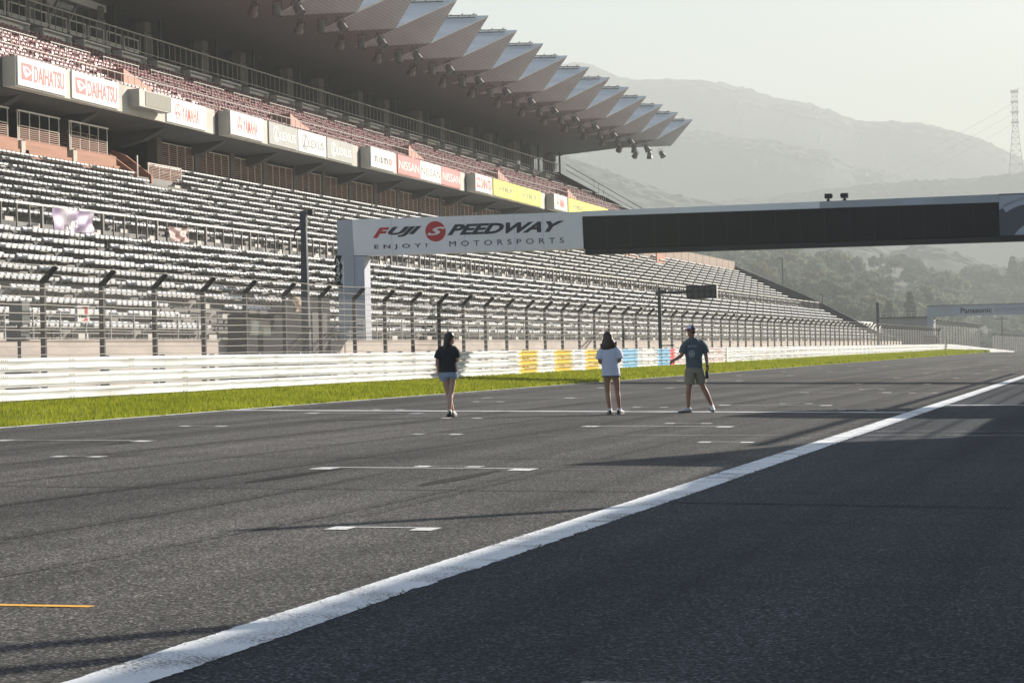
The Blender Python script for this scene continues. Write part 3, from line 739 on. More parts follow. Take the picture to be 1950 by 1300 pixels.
lm3 = louvre("louvre", 5.1, .95, 10, 2, M['slat_frame'], M['slat'])
louvre_at(-49.5, 134.2, 10.95, "low pale slatted screen standing in front of the top row beside the stair opening", None, lm3)
t = thing("stair_opening", "far stair opening with brown walls just under the gantry beam", "stairwell", (-49.6, 272, 10.8))
MB().prism_x([(0, 0), (12, 0), (12, .35), (10, .35), (10, .8), (7, .8), (7, 1.35), (0, 1.35)], -.6, -.1).build("wall", M['terracotta'], t)
MB().box((-1.6, 12.2, 0), (-1.5, 20, 1.7)).build("door", M['black'], t)
MB().box((-.2, 20.2, 0), (-.1, 26, 1.5)).build("wall", M['terracotta'], t)

# ------------------------------------------------------------------ upper tier
UY0, UY1 = 84.0, 287.0
FX, FZ0, FZ1 = -48.9, 14.05, 15.33
mb = MB()
prof = [(FX, FZ0), (FX, FZ1), (FX - .5, FZ1), (FX - .5, 14.95)]
def ufl(k): return 15.15 + .43 * k
def ufx(k): return -49.9 - .85 * k
for k in range(11): prof += [(ufx(k), ufl(k)), (ufx(k + 1), ufl(k))]
prof += [(-59.3, ufl(10)), (-59.3, 20.6), (-68, 20.6), (-68, 19.8), (-59.5, 19.6), (-52.0, 14.05)]
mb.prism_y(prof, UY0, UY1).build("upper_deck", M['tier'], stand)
MB().prism_y([(FX - .004, 14.047), (-52.0, 14.047), (-59.5, 19.597), (-68, 19.797), (-68, 19.5), (-59.5, 19.3), (-52.0, 13.7), (FX - .004, 13.95)], UY0, UY1).build("deck_underside", M['concrete_dark'], stand)  # dark skin under the deck, its colour carrying the shade there
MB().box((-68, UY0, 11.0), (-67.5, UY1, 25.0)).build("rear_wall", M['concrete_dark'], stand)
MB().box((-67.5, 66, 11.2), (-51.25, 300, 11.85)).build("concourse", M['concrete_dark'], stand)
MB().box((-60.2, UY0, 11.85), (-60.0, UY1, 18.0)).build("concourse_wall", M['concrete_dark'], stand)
# raking beams below the deck
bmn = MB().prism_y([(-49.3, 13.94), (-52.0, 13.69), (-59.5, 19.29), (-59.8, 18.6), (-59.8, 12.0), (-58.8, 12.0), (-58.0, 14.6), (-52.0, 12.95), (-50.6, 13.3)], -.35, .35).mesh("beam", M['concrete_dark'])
for i in range(21):
    y = UY0 + 4.3 + 9.73 * i
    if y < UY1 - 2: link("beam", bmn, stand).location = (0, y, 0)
BLK = [114.2, 143.9, 172.6, 202.0, 231.2, 260.5]
def fasx(y):
    for a, b in zip(BLK, BLK[1:] + [289.5]):
        if a <= y < b: return FX + .62 * (1 - (y - a) / (b - a - .6)) if y < b - .6 else FX
    return FX + .62 * max(0, 1 - (y - 84.9) / 28.6)
for a, b in zip([84.9] + BLK, BLK + [287.0]):
    m_ = MB(); q = [(FX + .003, a), (FX + .62, a), (FX + .01, b - .6), (FX + .003, b - .6)]
    m_.add([(x, y, 14.0) for x, y in q] + [(x, y, 15.36) for x, y in q], [(0, 1, 5, 4), (1, 2, 6, 5), (2, 3, 7, 6), (4, 5, 6, 7), (3, 2, 1, 0)]).build("fascia_block", M['fascia'], stand)
# ---- maroon seats
sm2 = seat_mesh("seat", M['seat_red'], back=.27, wdt=.46)
pos = []
for k in range(11):
    for a in range(33):
        y0 = UY0 + .3 + 6.2 * a
        for s in range(9):
            y = y0 + .75 + .58 * s
            if y > UY1 - .4: continue
            if 2 <= k <= 3 and any(c + .0 < y < c + 4.6 for c in (136.5, 166, 195.3, 224.6, 253.9)) : continue
            pos.append((ufx(k) - .3, y, ufl(k) + .42))
pos = np.array(pos); vis = in_view(pos); dist = np.linalg.norm(pos - CAMP, axis=1)
order = np.argsort(np.where(vis, dist, 1e9))[:300]; sel = np.zeros(len(pos), bool); sel[order] = True
for p in pos[sel]:
    o = link("stadium_seat", sm2); o.location = p
    tag(o, "maroon plastic seat in the upper grandstand tier above the nearest billboards", "stadium seat", "maroon seats of the upper tier")
tag(stuff_from("seats", sm2, pos[~sel], M['seat_red']), "rows of maroon plastic seats filling the rest of the upper grandstand tier", "seats", kind="stuff")
# terracotta entrance boxes among the maroon seats
for n_, c in enumerate((136.5, 166, 195.3, 224.6, 253.9)):
    o = MB().prism_x([(0, 0), (4.2, 0), (4.2, .50), (3.0, .62), (0, 1.15)], ufx(4) + .05, ufx(2) - .05)
    q = o.build("entrance_box", M['pink_box']); q.location = (0, c + .2, ufl(2) - .02)
    tag(q, ["terracotta slatted entrance box among the maroon seats, nearest the camera", "second terracotta entrance box, above the grey billboards", "terracotta entrance box above the red billboards",
            "terracotta entrance box above the yellow billboards", "smallest terracotta entrance box at the far end of the maroon seats"][n_], "entrance box")
# ---- rails of the upper tier
mb = MB()
for k in range(int((UY1 - UY0) / .95)):
    y = UY0 + .95 * k; mb.box((FX - .21, y, FZ1), (FX - .185, y + .028, FZ1 + .72))
mb.box((FX - .22, UY0, FZ1 + .72), (FX - .18, UY1, FZ1 + .755)).box((FX - .21, UY0, FZ1 + .3), (FX - .19, UY1, FZ1 + .32))
tag(mb.build("front_railing", M['rail']), "thin pale railing along the front edge of the upper tier above the billboards", "railing")
mb = MB()
for k in range(int((UY1 - UY0) / 1.05)):
    y = UY0 + 1.05 * k; mb.box((-59.22, y, 20.6), (-59.17, y + .05, 21.75))
mb.box((-59.25, UY0, 21.75), (-59.14, UY1, 21.83)).box((-59.22, UY0, 20.7), (-59.17, UY1, 20.74))
tag(mb.build("rear_railing", M['rail']), "long grey steel railing behind the last row of maroon seats", "railing")
bar = MB()
for k in range(6): bar.box((-.02, .1 + k * 1.05, 0), (.02, .135 + k * 1.05, 1.1))
bar.box((-.02, .0, 1.1), (.02, 5.5, 1.14)); barm = bar.mesh("railing", M['rail'])
for i in range(28):
    y = UY0 + 3 + 7.3 * i
    if y + 5 > UY1: break
    o = link("railing", barm); o.location = (ufx(4) - .05, y, ufl(4))
    tag(o, "short pale barrier rail standing across the middle rows of maroon seats", "railing", "barrier rails among the maroon seats")
# white tables behind the rear railing
for i in range(26):
    y = UY0 + 40 + 6.1 * i
    if y > UY1 - 6: break
    o = MB().box((-.3, 0, .72), (.3, 4.3, .8)).box((-.28, .1, .0), (.28, .16, .72)).box((-.28, 4.14, 0), (.28, 4.2, .72)).box((-.02, .2, .35), (.0, 4.1, .70)).build("counter", M['sign_white'])
    o.location = (-58.75, y, ufl(10)); tag(o, "white counter standing along the back of the upper tier", "counter", "white counters along the rear railing")
# end stair rail of the upper tier
mb = MB()
for k in range(12):
    x = -55.5 + .5 * k; z = 20.2 - .60 * k; mb.bar((x, UY1 + .3, z - 1.1), (x, UY1 + .3, z), .025, 5)
mb.bar((-58.5, UY1 + .3, 21.8), (-48.0, UY1 + .3, 15.4), .04, 6).bar((-58.5, UY1 + .3, 21.2), (-48.0, UY1 + .3, 14.8), .03, 6)
tag(mb.build("stair_railing", M['rail_dark']), "sloping steel stair railing closing the far end of the upper tier", "railing")
MB().prism_y([(-49.0, 13.6), (-49.0, 15.2), (-59.3, 21.0), (-68, 21.0), (-68, 13.6)], UY1 + .01, UY1 + .25).build("end_wall", M['hut'], stand)

# ------------------------------------------------------------------ roof
roof = MB()
BAY = 9.73
NB = 22
VX, VZ, TX, TZ, AX, AZ = -49.1, 24.3, -45.9, 26.62, -54.9, 24.30
def soff(x): return 24.30 - (AX - x) * .085 if x < AX else VZ
yend = 299.8
ro = thing("stadium_roof", "wide white folded-plate roof with a row of pointed tips over the upper tier", "roof")
for i in range(NB):
    yv1 = yend - BAY * i; yv0 = yv1 - BAY; yt = (yv0 + yv1) / 2
    ly = lambda y: y
    V0, V1, T, A0, A1 = (VX, yv0, VZ), (VX, yv1, VZ), (TX, yt, TZ), (AX, yv0, AZ), (AX, yv1, AZ)
    B0, B1 = (-69, yv0, soff(-69)), (-69, yv1, soff(-69))
    ss = MB()
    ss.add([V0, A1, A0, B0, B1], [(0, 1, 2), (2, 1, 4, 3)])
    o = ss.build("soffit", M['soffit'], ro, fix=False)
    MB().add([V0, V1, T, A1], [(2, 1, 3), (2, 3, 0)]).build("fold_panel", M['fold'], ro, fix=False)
    e = .06
    R0, R1, RT = (-69, yv0, 25.3), (-69, yv1, 25.3), (-69, yt, 27.3)
    tp = MB(); Vu0, Vu1, Tu = (VX + .02, yv0, VZ + .12), (VX + .02, yv1, VZ + .12), (TX + .03, yt, TZ + .12)
    tp.add([Vu0, Tu, RT, R0, Vu1, R1], [(0, 1, 2, 3), (1, 4, 5, 2)]).add([V0, T, Tu, Vu0, V1, Vu1], [(0, 1, 2, 3), (1, 4, 5, 2)])
    tp.build("roof_sheet", M['roof_top'], ro)
    rr = MB()
    for s in range(2):
        off = .25 + .5 * s
        a = Vector(Tu) + Vector((-.8, -off, .16 - off * .47)); b = Vector(RT) + Vector((0, -off, .16 - off * .47)); rr.bar(a, a + (b - a) * .38, .05, 4)
    for q in range(9):
        a = Vector(Tu) + Vector((-1.0 - q * .9, -.15, .2)); rr.bar(a, a + Vector((-.35, -.75, -.38)), .035, 4)
    rr.build("snow_guard", M['rail_dark'], ro)
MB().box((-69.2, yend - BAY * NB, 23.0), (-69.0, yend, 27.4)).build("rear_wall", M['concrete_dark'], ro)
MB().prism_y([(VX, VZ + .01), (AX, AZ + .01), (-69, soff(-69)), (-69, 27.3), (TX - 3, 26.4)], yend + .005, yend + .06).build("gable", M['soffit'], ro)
cm = MB().box((-.55, -.75, 0), (.55, .75, 2.2)).lathe([(.75, 2.2), (.75, 2.9), (.0, 3.2)], n=8).mesh("roof_column", M['concrete'])
pm = MB().bar((.9, 1.3, 0), (.9, 1.3, 3.3), .12, 6).bar((.9, 1.3, 2.9), (.6, 4.2, 3.1), .06, 5).mesh("roof_strut", M['pole'])
for i in range(21):
    y = yend - 4.6 - 9.73 * i * 1.0 - (1.5 if i % 2 else 0)
    if y < UY0: break
    a = link("roof_column", cm, ro); a.location = (-62.0, y, 20.6)
    b = link("roof_strut", pm, ro); b.location = (-62.0, y, 20.6)
# hanging floodlights, three in each bay
def flood(kind):
    t = thing("floodlight", "dark bell-shaped floodlight hanging from the folded roof edge", "floodlight", (0, 0, 0), 0, "floodlights under the roof edge")
    h = MB(); h.lathe([(.0, 0), (.26, -.06), (.36, -.35), (.42, -.75), (.50, -1.15), (.52, -1.22)], n=12)
    hm = h.build("housing", M['lamp_box'], t, smooth=False)
    MB().lathe([(0, -1.12), (.45, -1.14)], n=12).build("lens", M['lens'], t)
    MB().bar((-.42, 0, -.55), (-.42, 0, .25), .03, 5).bar((.42, 0, -.55), (.42, 0, .25), .03, 5).bar((-.42, 0, .25), (.42, 0, .25), .03, 5).bar((0, 0, .25), (0, 0, .62), .035, 5).build("bracket", M['steel_dark'], t)
    return t
fl0 = flood(0)
first = True
for i in range(16):
    yv = yend - BAY * i
    for dx, tilt in ((-53.0, (R(40), R(-35), 0)), (-51.55, (R(-8), 0, 0)), (-50.35, (R(-12), R(28), 0))):
        o = fl0 if first else copy_tree(fl0); first = False
        o.location = (dx, yv + .05, (soff(dx) if dx < AX else VZ) - .5); o.rotation_euler = (tilt[0], -tilt[1], tilt[2])
        o.scale = (.66, .66, .66)
# glazed booth under the roof on the left
t = thing("control_booth", "glazed announcer booth tucked under the roof above the maroon seats", "booth", (-62.5, 138, 20.6))
MB().box((-5, 0, 0), (-.3, 21.5, .9)).build("base", M['hut'], t)
MB().prism_y([(-5, .9), (-.5, .9), (.4, 2.7), (-5, 2.7)], 0, 21.5).build("glazing", M['glass'], t)
MB().box((-5, -.2, 2.702), (1.0, 22.0, 3.3)).build("roof", M['gantry'], t)
m_ = MB()
for k in range(8): m_.bar((-.45, 1 + k * 2.9, .9), (.44, 1 + k * 2.9, 2.7), .06, 4)
m_.build("mullions", M['rail_light'], t)
for i in range(9):                                  # pale benches beside the booth
    o = MB().box((-.05, 0, 0), (.05, 2.6, .08)).box((-.05, .0, -1.1), (.05, .1, 0)).box((-.05, 2.5, -1.1), (.05, 2.6, 0)).box((-.04, .1, -.8), (.04, 2.5, -.55)).build("bench_frame", M['sign_white'])
    o.location = (-60.6, 136.5 + 3.0 * i, 21.8); tag(o, "white framed stand behind the rear railing below the booth", "stand", "white frames below the booth")

# ------------------------------------------------------------------ billboards on the fascia
def board(y0, y1, mback, label, x, z0=14.07, z1=15.36):
    t = thing("billboard", label, "billboard", (x, y0, z0))
    w_ = y1 - y0; h_ = z1 - z0
    MB().box((0, .03, 0), (.07, w_ / 2 - .012, h_)).box((0, w_ / 2 + .012, 0), (.07, w_ - .03, h_)).build("panel", mback, t)
    return t, w_, h_
def put(t, me, m, name="lettering"):
    me.materials.clear(); me.materials.append(m); return link(name, to_wall(me, .072), t)
T_cache = {}
def txt(s, a, b, c, d, bold=0.0, sp=1.0): return fit(text_mesh(s, None, bold, 0, sp), a, b, c, d)
def yamaha(t, w_, h_):
    cx, cy, r = w_ * .27, h_ * .50, h_ * .33
    me = [ring2d(cx, cy, r, r, .045).mesh("e", None)]
    for k in range(3):
        a = math.pi / 2 + k * 2 * math.pi / 3; dx, dy = math.cos(a), math.sin(a)
        me.append(flat_poly([(cx - dy * .02, cy + dx * .02), (cx + dy * .02, cy - dx * .02), (cx + dx * r * .82 + dy * .03, cy + dy * r * .82 - dx * .03), (cx + dx * r * .9, cy + dy * r * .9), (cx + dx * r * .82 - dy * .03, cy + dy * r * .82 + dx * .03)]).mesh("e", None))
        for f_ in (.35, .6):
            me.append(flat_poly([(cx + dx * r * f_ - dy * .10, cy + dy * r * f_ + dx * .10), (cx + dx * r * (f_ + .06), cy + dy * r * (f_ + .06)), (cx + dx * r * f_ + dy * .10, cy + dy * r * f_ - dx * .10), (cx + dx * r * (f_ + .16), cy + dy * r * (f_ + .16))]).mesh("e", None))
    put(t, join("emblem", me), M['txt_red'], "emblem")
    put(t, txt("YAMAHA", w_ * .385, w_ * .80, h_ * .20, h_ * .78, .004, 1.1), M['txt_red'])
def daihatsu(t, w_, h_):
    a, b, c, d = w_ * .07, w_ * .28, h_ * .22, h_ * .80
    put(t, flat_poly([(a, c), (b, c), (b, d), (a, d)], .008).mesh("emblem", None), M['txt_red'], "emblem")
    W, H = b - a, d - c
    outer = [(a + W * .10, c + H * .80), (a + W * .45, c + H * .82), (a + W * .75, c + H * .70), (a + W * .95, c + H * .5), (a + W * .72, c + H * .32), (a + W * .38, c + H * .13), (a + W * .2, c + H * .42)]
    me = flat_poly(outer, .016).mesh("e", None)
    put(t, me, M['txt_white'], "emblem")
    inner = [(a + W * .30, c + H * .66), (a + W * .55, c + H * .68), (a + W * .78, c + H * .54), (a + W * .60, c + H * .42)]
    put(t, flat_poly(inner, .022).mesh("e", None), M['txt_red'], "emblem")
    put(t, txt("DAIHATSU", w_ * .32, w_ * .955, h_ * .20, h_ * .80, .012), M['txt_red'])
def lexus(t, w_, h_, m):
    cx, cy = w_ * .235, h_ * .49; rx, ry = w_ * .105, h_ * .36
    l = flat_poly([(cx + .02, cy + ry * .80), (cx + .18, cy + ry * .72), (cx - .02, cy - ry * .45), (cx + rx * .75, cy - ry * .45), (cx + rx * .62, cy - ry * .66), (cx - rx * .52, cy - ry * .66), (cx - rx * .50, cy - ry * .40)], .012)
    put(t, join("emblem", [ring2d(cx, cy, rx, ry, .085).mesh("e", None), l.mesh("e", None)]), m, "emblem")
    put(t, txt("LEXUS", w_ * .36, w_ * .91, h_ * .28, h_ * .66, .012), m)
def word(s, m, a, b, c, d, bold=0.0):
    def f(t, w_, h_): put(t, txt(s, w_ * a, w_ * b, h_ * c, h_ * d, bold), m)
    return f
def nismo(t, w_, h_):
    put(t, txt("nism", w_ * .16, w_ * .69, h_ * .28, h_ * .72, .02, 1.25), M['txt_dark']); put(t, txt("o", w_ * .735, w_ * .86, h_ * .28, h_ * .64, .03), M['txt_red'])
def dunlop(t, w_, h_):
    put(t, txt("DUNLOP", w_ * .34, w_ * .78, h_ * .33, h_ * .66, .015), M['txt_grey'])
    put(t, join("emblem", [flat_poly([(w_ * .24, h_ * .40), (w_ * .31, h_ * .50), (w_ * .24, h_ * .60)]).mesh("e", None), flat_poly([(w_ * .27, h_ * .43), (w_ * .335, h_ * .5), (w_ * .27, h_ * .57)]).mesh("e", None)]), M['txt_grey'], "emblem")
XB, XF = FX + .62, FX
BOARDS = [
 (114.3, 120.35, 'sign_white', "white billboard with a red square crest and long red word, leftmost on the fascia", XB, daihatsu),
 (121.1, 127.6, 'sign_white', "white billboard with a red square crest, just left of the small display box", XF, daihatsu),
 (134.9, 141.6, 'sign_white', "white billboard with a red ring emblem, just right of the small display box", XF, yamaha),
 (143.95, 150.3, 'sign_white', "white billboard with a red ring emblem, touching the grey billboard", XB, yamaha),
 (151.4, 157.5, 'sign_grey', "grey billboard with white oval emblem, left of the white one with the same word", XF, lambda t, a, b: lexus(t, a, b, M['txt_white'])),
 (157.6, 163.9, 'sign_white', "white billboard with grey oval emblem between two grey billboards", XF, lambda t, a, b: lexus(t, a, b, M['txt_grey'])),
 (164.1, 170.5, 'sign_grey', "grey billboard with white oval emblem, right of the white one with the same word", XF, lambda t, a, b: lexus(t, a, b, M['txt_white'])),
 (172.65, 179.2, 'sign_white', "white billboard with dark lowercase word ending in a red letter", XB, nismo),
 (180.0, 186.5, 'sign_red', "red billboard with white capitals beside the lowercase white billboard", XF, word("NISSAN", M['txt_white'], .05, .95, .25, .70, .0)),
 (186.6, 193.2, 'sign_white', "white billboard with grey capitals between two red billboards", XF, word("NISSAN", M['txt_grey'], .05, .95, .25, .70, .0)),
 (193.3, 199.7, 'sign_red', "red billboard with white capitals left of a concrete fascia block", XF, word("NISSAN", M['txt_white'], .05, .95, .25, .70, .0)),
 (202.05, 208.2, 'sign_white', "small white billboard with red word left of the yellow billboards", XB, daihatsu),
 (208.7, 218.0, 'sign_yellow', "yellow billboard with grey word, next to the small white red-word board", XF, dunlop),
 (218.1, 228.6, 'sign_yellow', "yellow billboard with grey word, left of the far concrete block", XF, dunlop),
 (231.25, 237.4, 'sign_white', "far white billboard with red ring emblem between yellow billboards", XB, yamaha),
 (238.1, 247.5, 'sign_yellow', "yellow billboard right of the far white one, just above the gantry beam", XF, dunlop),
 (247.6, 259.5, 'sign_yellow', "plain yellow billboard at the far right end of the fascia", XF, None)]
for y0, y1, mk, lab, x, fn in BOARDS:
    t, w_, h_ = board(y0, y1, M[mk], lab, fasx(y0) + .012); t.rotation_euler = (0, 0, .0218)
    if fn: fn(t, w_, h_)
t = thing("display_box", "small dark display box mounted on the concrete fascia between white billboards", "display", (FX + .30, 129.1, 14.35))
MB().box((0, 0, 0), (.62, 4.7, .86)).build("housing", M['rail'], t); MB().box((.622, .85, .06), (.64, 4.62, .80)).build("screen", M['display'], t)

# ------------------------------------------------------------------ banners, sign, pole, hut
def cloth(name, y0, y1, z0, z1, x, m, label, fold=.08):
    P = []
    for i in range(15):
        row = []
        for j in range(25):
            u = j / 24; v = i / 14
            d = fold * (math.sin(9 * u + 5 * v) * .5 + math.sin(17 * u * (1 - .5 * v) - 4 * v) * .35 + abs(((u * 2 - v) % 1) - .5) * .8)
            row.append((x + d, y0 + (y1 - y0) * u + .04 * math.sin(6 * v), z0 + (z1 - z0) * v - .06 * math.sin(math.pi * u) * v))
        P.append(row)
    mb = MB().grid(P); Q = [[(a - .01, b, c) for a, b, c in row] for row in P]; mb.grid(Q)
    return tag(mb.build(name, m, smooth=True), label, "banner")
b1 = cloth("banner", 97.2, 101.35, 6.62, 7.50, -39.7, M['banner'], "crumpled purple banner tied to the walkway railing")
me = fit(text_mesh("#12", None, .02, .2), 1.35, 2.05, .12, .42); me.materials.clear(); me.materials.append(M['txt_white'])
tx = link("lettering", to_wall(me, 0), b1); tx.location = (-39.53, 97.2, 6.62)
cloth("banner", 110.1, 112.45, 6.66, 7.30, -39.7, M['banner_red'], "crumpled red and cream banner tied to the walkway railing", .12)
cloth("banner", 91.5, 93.05, 3.16, 3.74, -28.55, M['cloth'], "tan folded cloth hung beside the tall camera pole", .10)
t = thing("fire_sign", "square white and red fire sign fixed to the catch fence", "sign", (-26.05, 65.1, 2.55))
MB().box((0, 0, 0), (.07, .82, .42)).build("panel", M['sign_white'], t)
put(t, flat_poly([(.50, .20), (.68, .20), (.68, .40), (.34, .40), (.34, .36), (.50, .34)], .006).mesh("emblem", None), M['red_txt'], "emblem")
put(t, flat_poly([(.28, .03), (.68, .03), (.68, .10), (.55, .10), (.42, .06)], .006).mesh("emblem", None), M['red_txt'], "emblem")
put(t, fit(text_mesh("FIRE", None, .02), .12, .62, .11, .17), M['txt_dark'])
t = thing("camera_pole", "tall dark square pole carrying a small camera behind the fence", "pole", (-28.2, 92.05, 0.6))
MB().add([(-.15, -.14, 0), (.15, -.14, 0), (.15, .14, 0), (-.15, .14, 0), (-.09, -.09, 6.05), (.09, -.09, 6.05), (.09, .09, 6.05), (-.09, .09, 6.05)], [(0, 1, 5, 4), (1, 2, 6, 5), (2, 3, 7, 6), (3, 0, 4, 7), (4, 5, 6, 7)]).box((-.11, -.11, 5.55), (.11, .11, 6.1)).build("pole", M['pole'], t)
MB().box((.16, -.12, 5.95), (.36, .10, 6.12)).bar((-.13, 0, 5.6), (-.35, 0, 5.35), .03, 5).bar((-.35, 0, 5.35), (-.36, 0, 5.1), .03, 5).build("camera", M['black'], t)
t = thing("marshal_hut", "low grey concrete hut with dark openings behind the camera pole", "hut", (-29.0, 91.9, .6))
MB().prism_x([(-3.4, 0), (7, 0), (7, 3.2), (4, 3.15), (3.9, 3.15), (.3, 2.55), (-3.4, 2.45)], -.9, -.35).build("wall", M['hut'], t)
MB().box((-.348, -3.0, 1.75), (-.33, -.4, 2.25)).build("window", M['glass'], t)
MB().box((-.36, -3.5, 2.47), (-.1, .2, 2.6)).build("roof", M['concrete_dark'], t)
MB().box((-.345, 4.6, 0), (-.32, 6.5, 2.6)).build("door", M['black'], t)
# small equipment standing between fence and wall
mb = MB().box((0, 0, 0), (.7, .5, .95)).bar((.3, .25, .95), (.3, .25, 2.3), .05, 6).box((.15, .0, 1.9), (.5, .5, 2.5)).box((.1, -.1, 1.5), (.5, .45, 1.75))
tag(mb.build("equipment_post", M['equip']), "grey equipment post with a box on top behind the nearest fence post", "equipment").location = (-27.6, 64.2, .6)
mb = MB().prism_x([(0, 0), (1.9, 0), (1.9, 1.75), (1.2, 1.75)], 0, .5)
tag(mb.build("tarp_cover", M['gantry_grey']), "grey covered equipment leaning in front of the pink wall at far left", "tarpaulin").location = (-29.6, 61.2, .6)

# ------------------------------------------------------------------ start gantry
GY = 109.0
t = thing("start_gantry", "white start gantry spanning the track with a long black screen", "gantry", (0, 0, 0))
MB().box((-31.25, GY, .5), (-30.82, GY + .9, 5.7)).build("pillar", M['gantry_grey2'], t)
MB().box((-31.95, GY - .05, .5), (-31.253, GY + 1.2, 7.22)).build("pillar", M['gantry_grey'], t)
# beam: sign faces lean slightly forward
def lean(x0, x1, z0, z1, y, dep, ln=.16): return [(x0, y, z0), (x1, y, z0), (x1, y + dep, z0), (x0, y + dep, z0), (x0, y - ln, z1), (x1, y - ln, z1), (x1, y + dep, z1), (x0, y + dep, z1)]
BX = [(0, 3, 2, 1), (4, 5, 6, 7), (0, 1, 5, 4), (1, 2, 6, 5), (2, 3, 7, 6), (3, 0, 4, 7)]
MB().add(lean(-31.25, -21.55, 5.73, 7.22, GY, 1.2), BX).build("sign_panel", M['gantry'], t)
MB().add(lean(-21.548, -4.86, 5.70, 7.02, GY + .02, 1.1), BX).build("screen", M['screen'], t)
def capz(x): return 7.235 + (x + 21.55) * .0062
for x0, x1, mk in ((-21.548, -11.9, 'gantry'), (-11.898, -4.86, 'gantry_grey')):
    MB().add([(x0, GY - .13, 7.022), (x1, GY - .13, 7.022), (x1, GY + 1.2, 7.022), (x0, GY + 1.2, 7.022), (x0, GY - .15, capz(x0)), (x1, GY - .15, capz(x1)), (x1, GY + 1.2, capz(x1)), (x0, GY + 1.2, capz(x0))], BX).build("cap", M[mk], t)
MB().add(lean(-4.858, 9.0, 5.70, 7.345, GY - .02, 1.2), BX).build("sign_panel", M['gantry_navy'], t)
MB().box((-21.5, GY + .1, 5.48), (9.0, GY + .9, 5.695)).build("underframe", M['black'], t)
MB().box((4.5, GY + .1, .0), (5.4, GY + 1.0, 5.475)).build("pillar", M['gantry'], t)
def slab(pts, dep=.012):
    me = flat_poly(pts, dep).mesh("e", None); return me
def gput(me, m, name="lettering", y=GY, z0=5.73, ln=.16, H=1.49):
    n = len(me.vertices); co = np.empty(n * 3); me.vertices.foreach_get("co", co); co = co.reshape(-1, 3)
    o = np.stack([co[:, 0], y - ln * (co[:, 1] - z0) / H - .004 - co[:, 2], co[:, 1]], 1); me.vertices.foreach_set("co", o.ravel()); me.update()
    me.materials.clear(); me.materials.append(m); return link(name, me, t)
for pts, m in (([(-9.0, 7.03), (-7.7, 7.03), (-7.2, 7.29), (-8.3, 7.29)], 'gantry_grey2'), ):
    gput(slab(pts), M[m], "stripe", GY - .125, 7.022, .02, .28)
arc = lambda cx, cz, r, a0, a1, n=14: [(cx + r * math.cos(R(a0 + (a1 - a0) * k / n)), cz + r * math.sin(R(a0 + (a1 - a0) * k / n))) for k in range(n + 1)]
for k in range(1, 17): x_ = -21.54 + k * .981; gput(slab([(x_, 5.72), (x_ + .014, 5.72), (x_ + .014, 7.0), (x_, 7.0)], .002), M['seam'], "seam", GY + .02, 5.70, .16, 1.32)
gput(slab(arc(-3.6, 5.2, 2.0, 60, 125) + arc(-3.6, 5.2, 1.72, 125, 60)), M['gantry_grey2'], "stripe", GY - .02, 5.7, .16, 1.6)
gput(slab([(-4.85, 6.72), (-4.5, 6.9), (-4.0, 7.05), (-3.2, 7.2), (-3.2, 7.30), (-4.85, 7.29)]), M['gantry_grey2'], "stripe", GY - .02, 5.7, .16, 1.6)
gput(slab([(-4.3, 5.72), (-4.1, 5.95), (-3.8, 6.15), (-3.3, 6.4), (-2.5, 6.55), (-2.5, 5.72)]), M['gantry_grey2'], "stripe", GY - .02, 5.7, .16, 1.6)
bf = lambda s, x0, x1, z0, z1, b=.035, sh=.45: fit(text_mesh(s, None, b, sh, 1.0), x0, x1, z0, z1)
gput(bf("F", -30.40, -29.66, 6.43, 6.85, .05), M['red_txt'])
gput(bf("UJI", -29.76, -28.30, 6.44, 6.86, .048), M['navy_txt'])
gput(disc2d(-27.72, 6.62, .43, .42).mesh("e", None), M['red_txt'], "emblem")
gput(bf("S", -28.08, -27.30, 6.46, 6.80, .03, .5), M['txt_white'], "lettering", GY - .014)
gput(bf("PEEDWAY", -27.22, -22.30, 6.44, 6.88, .042, .45), M['navy_txt'])
gput(fit(text_mesh("ENJOY!", None, .015, 0, 1.8), -30.36, -28.1, 5.93, 6.15), M['navy_txt'])
gput(fit(text_mesh("MOTORSPORTS", None, 0.0, 0, 1.8), -27.16, -22.35, 5.98, 6.20), M['navy_txt'])
for x in (-29.6, -26.5, -24.4, -23.2): gput(slab([(x, 5.74), (x + .012, 5.74), (x + .012, 7.2), (x, 7.2)], .002), M['gantry_grey2'], "seam")
def cctv(x, d):
    c = thing("roof_camera", "grey camera on the gantry top, " + ("left" if d < 0 else "right") + " one of the facing pair", "camera", (x, GY + .4, 7.26))
    MB().box((-.07, -.07, 0), (.07, .07, .12)).bar((0, 0, .1), (0, 0, .2), .05, 6).build("mount", M['black'], c)
    MB().box((-.14, -.13, .17), (.14, .13, .36)).box((d * -.14 - .03, -.08, .22), (d * -.14 + .03, .08, .32)).build("housing", M['hut'], c)
    MB().box((min(-d * .10, -d * .24), -.05, .02), (max(-d * .10, -d * .24), .05, .06)).build("lens", M['black'], c)
cctv(-11.6, -1); cctv(-10.95, 1)
t = thing("flag_pole", "thin white pole with a furled black lettered flag before the gantry pillar", "flag", (-26.9, 92.4, .6))
MB().bar((0, 0, 0), (0, 0, 4.3), .022, 6).build("pole", M['rail_light'], t)
P = [[(-.30 + .05 * math.sin(k * 2.1) + .24 * j / 4, .05 * math.sin(j * 2 + k), 3.45 + 1.05 * k / 10 - .12 * (j / 4) * (1 - k / 10)) for j in range(5)] for k in range(11)]
MB().grid(P).build("flag", M['black'], t)
me = fit(text_mesh("DUNLOP", None, .0), 0, .8, 0, .10); me.materials.clear(); me.materials.append(M['txt_white'])
n = len(me.vertices); co = np.empty(n * 3); me.vertices.foreach_get("co", co); co = co.reshape(-1, 3); me.vertices.foreach_set("co", np.stack([-.12 - co[:, 1], -.09 - co[:, 2], 3.6 + co[:, 0]], 1).ravel()); me.update()
link("lettering", me, t)

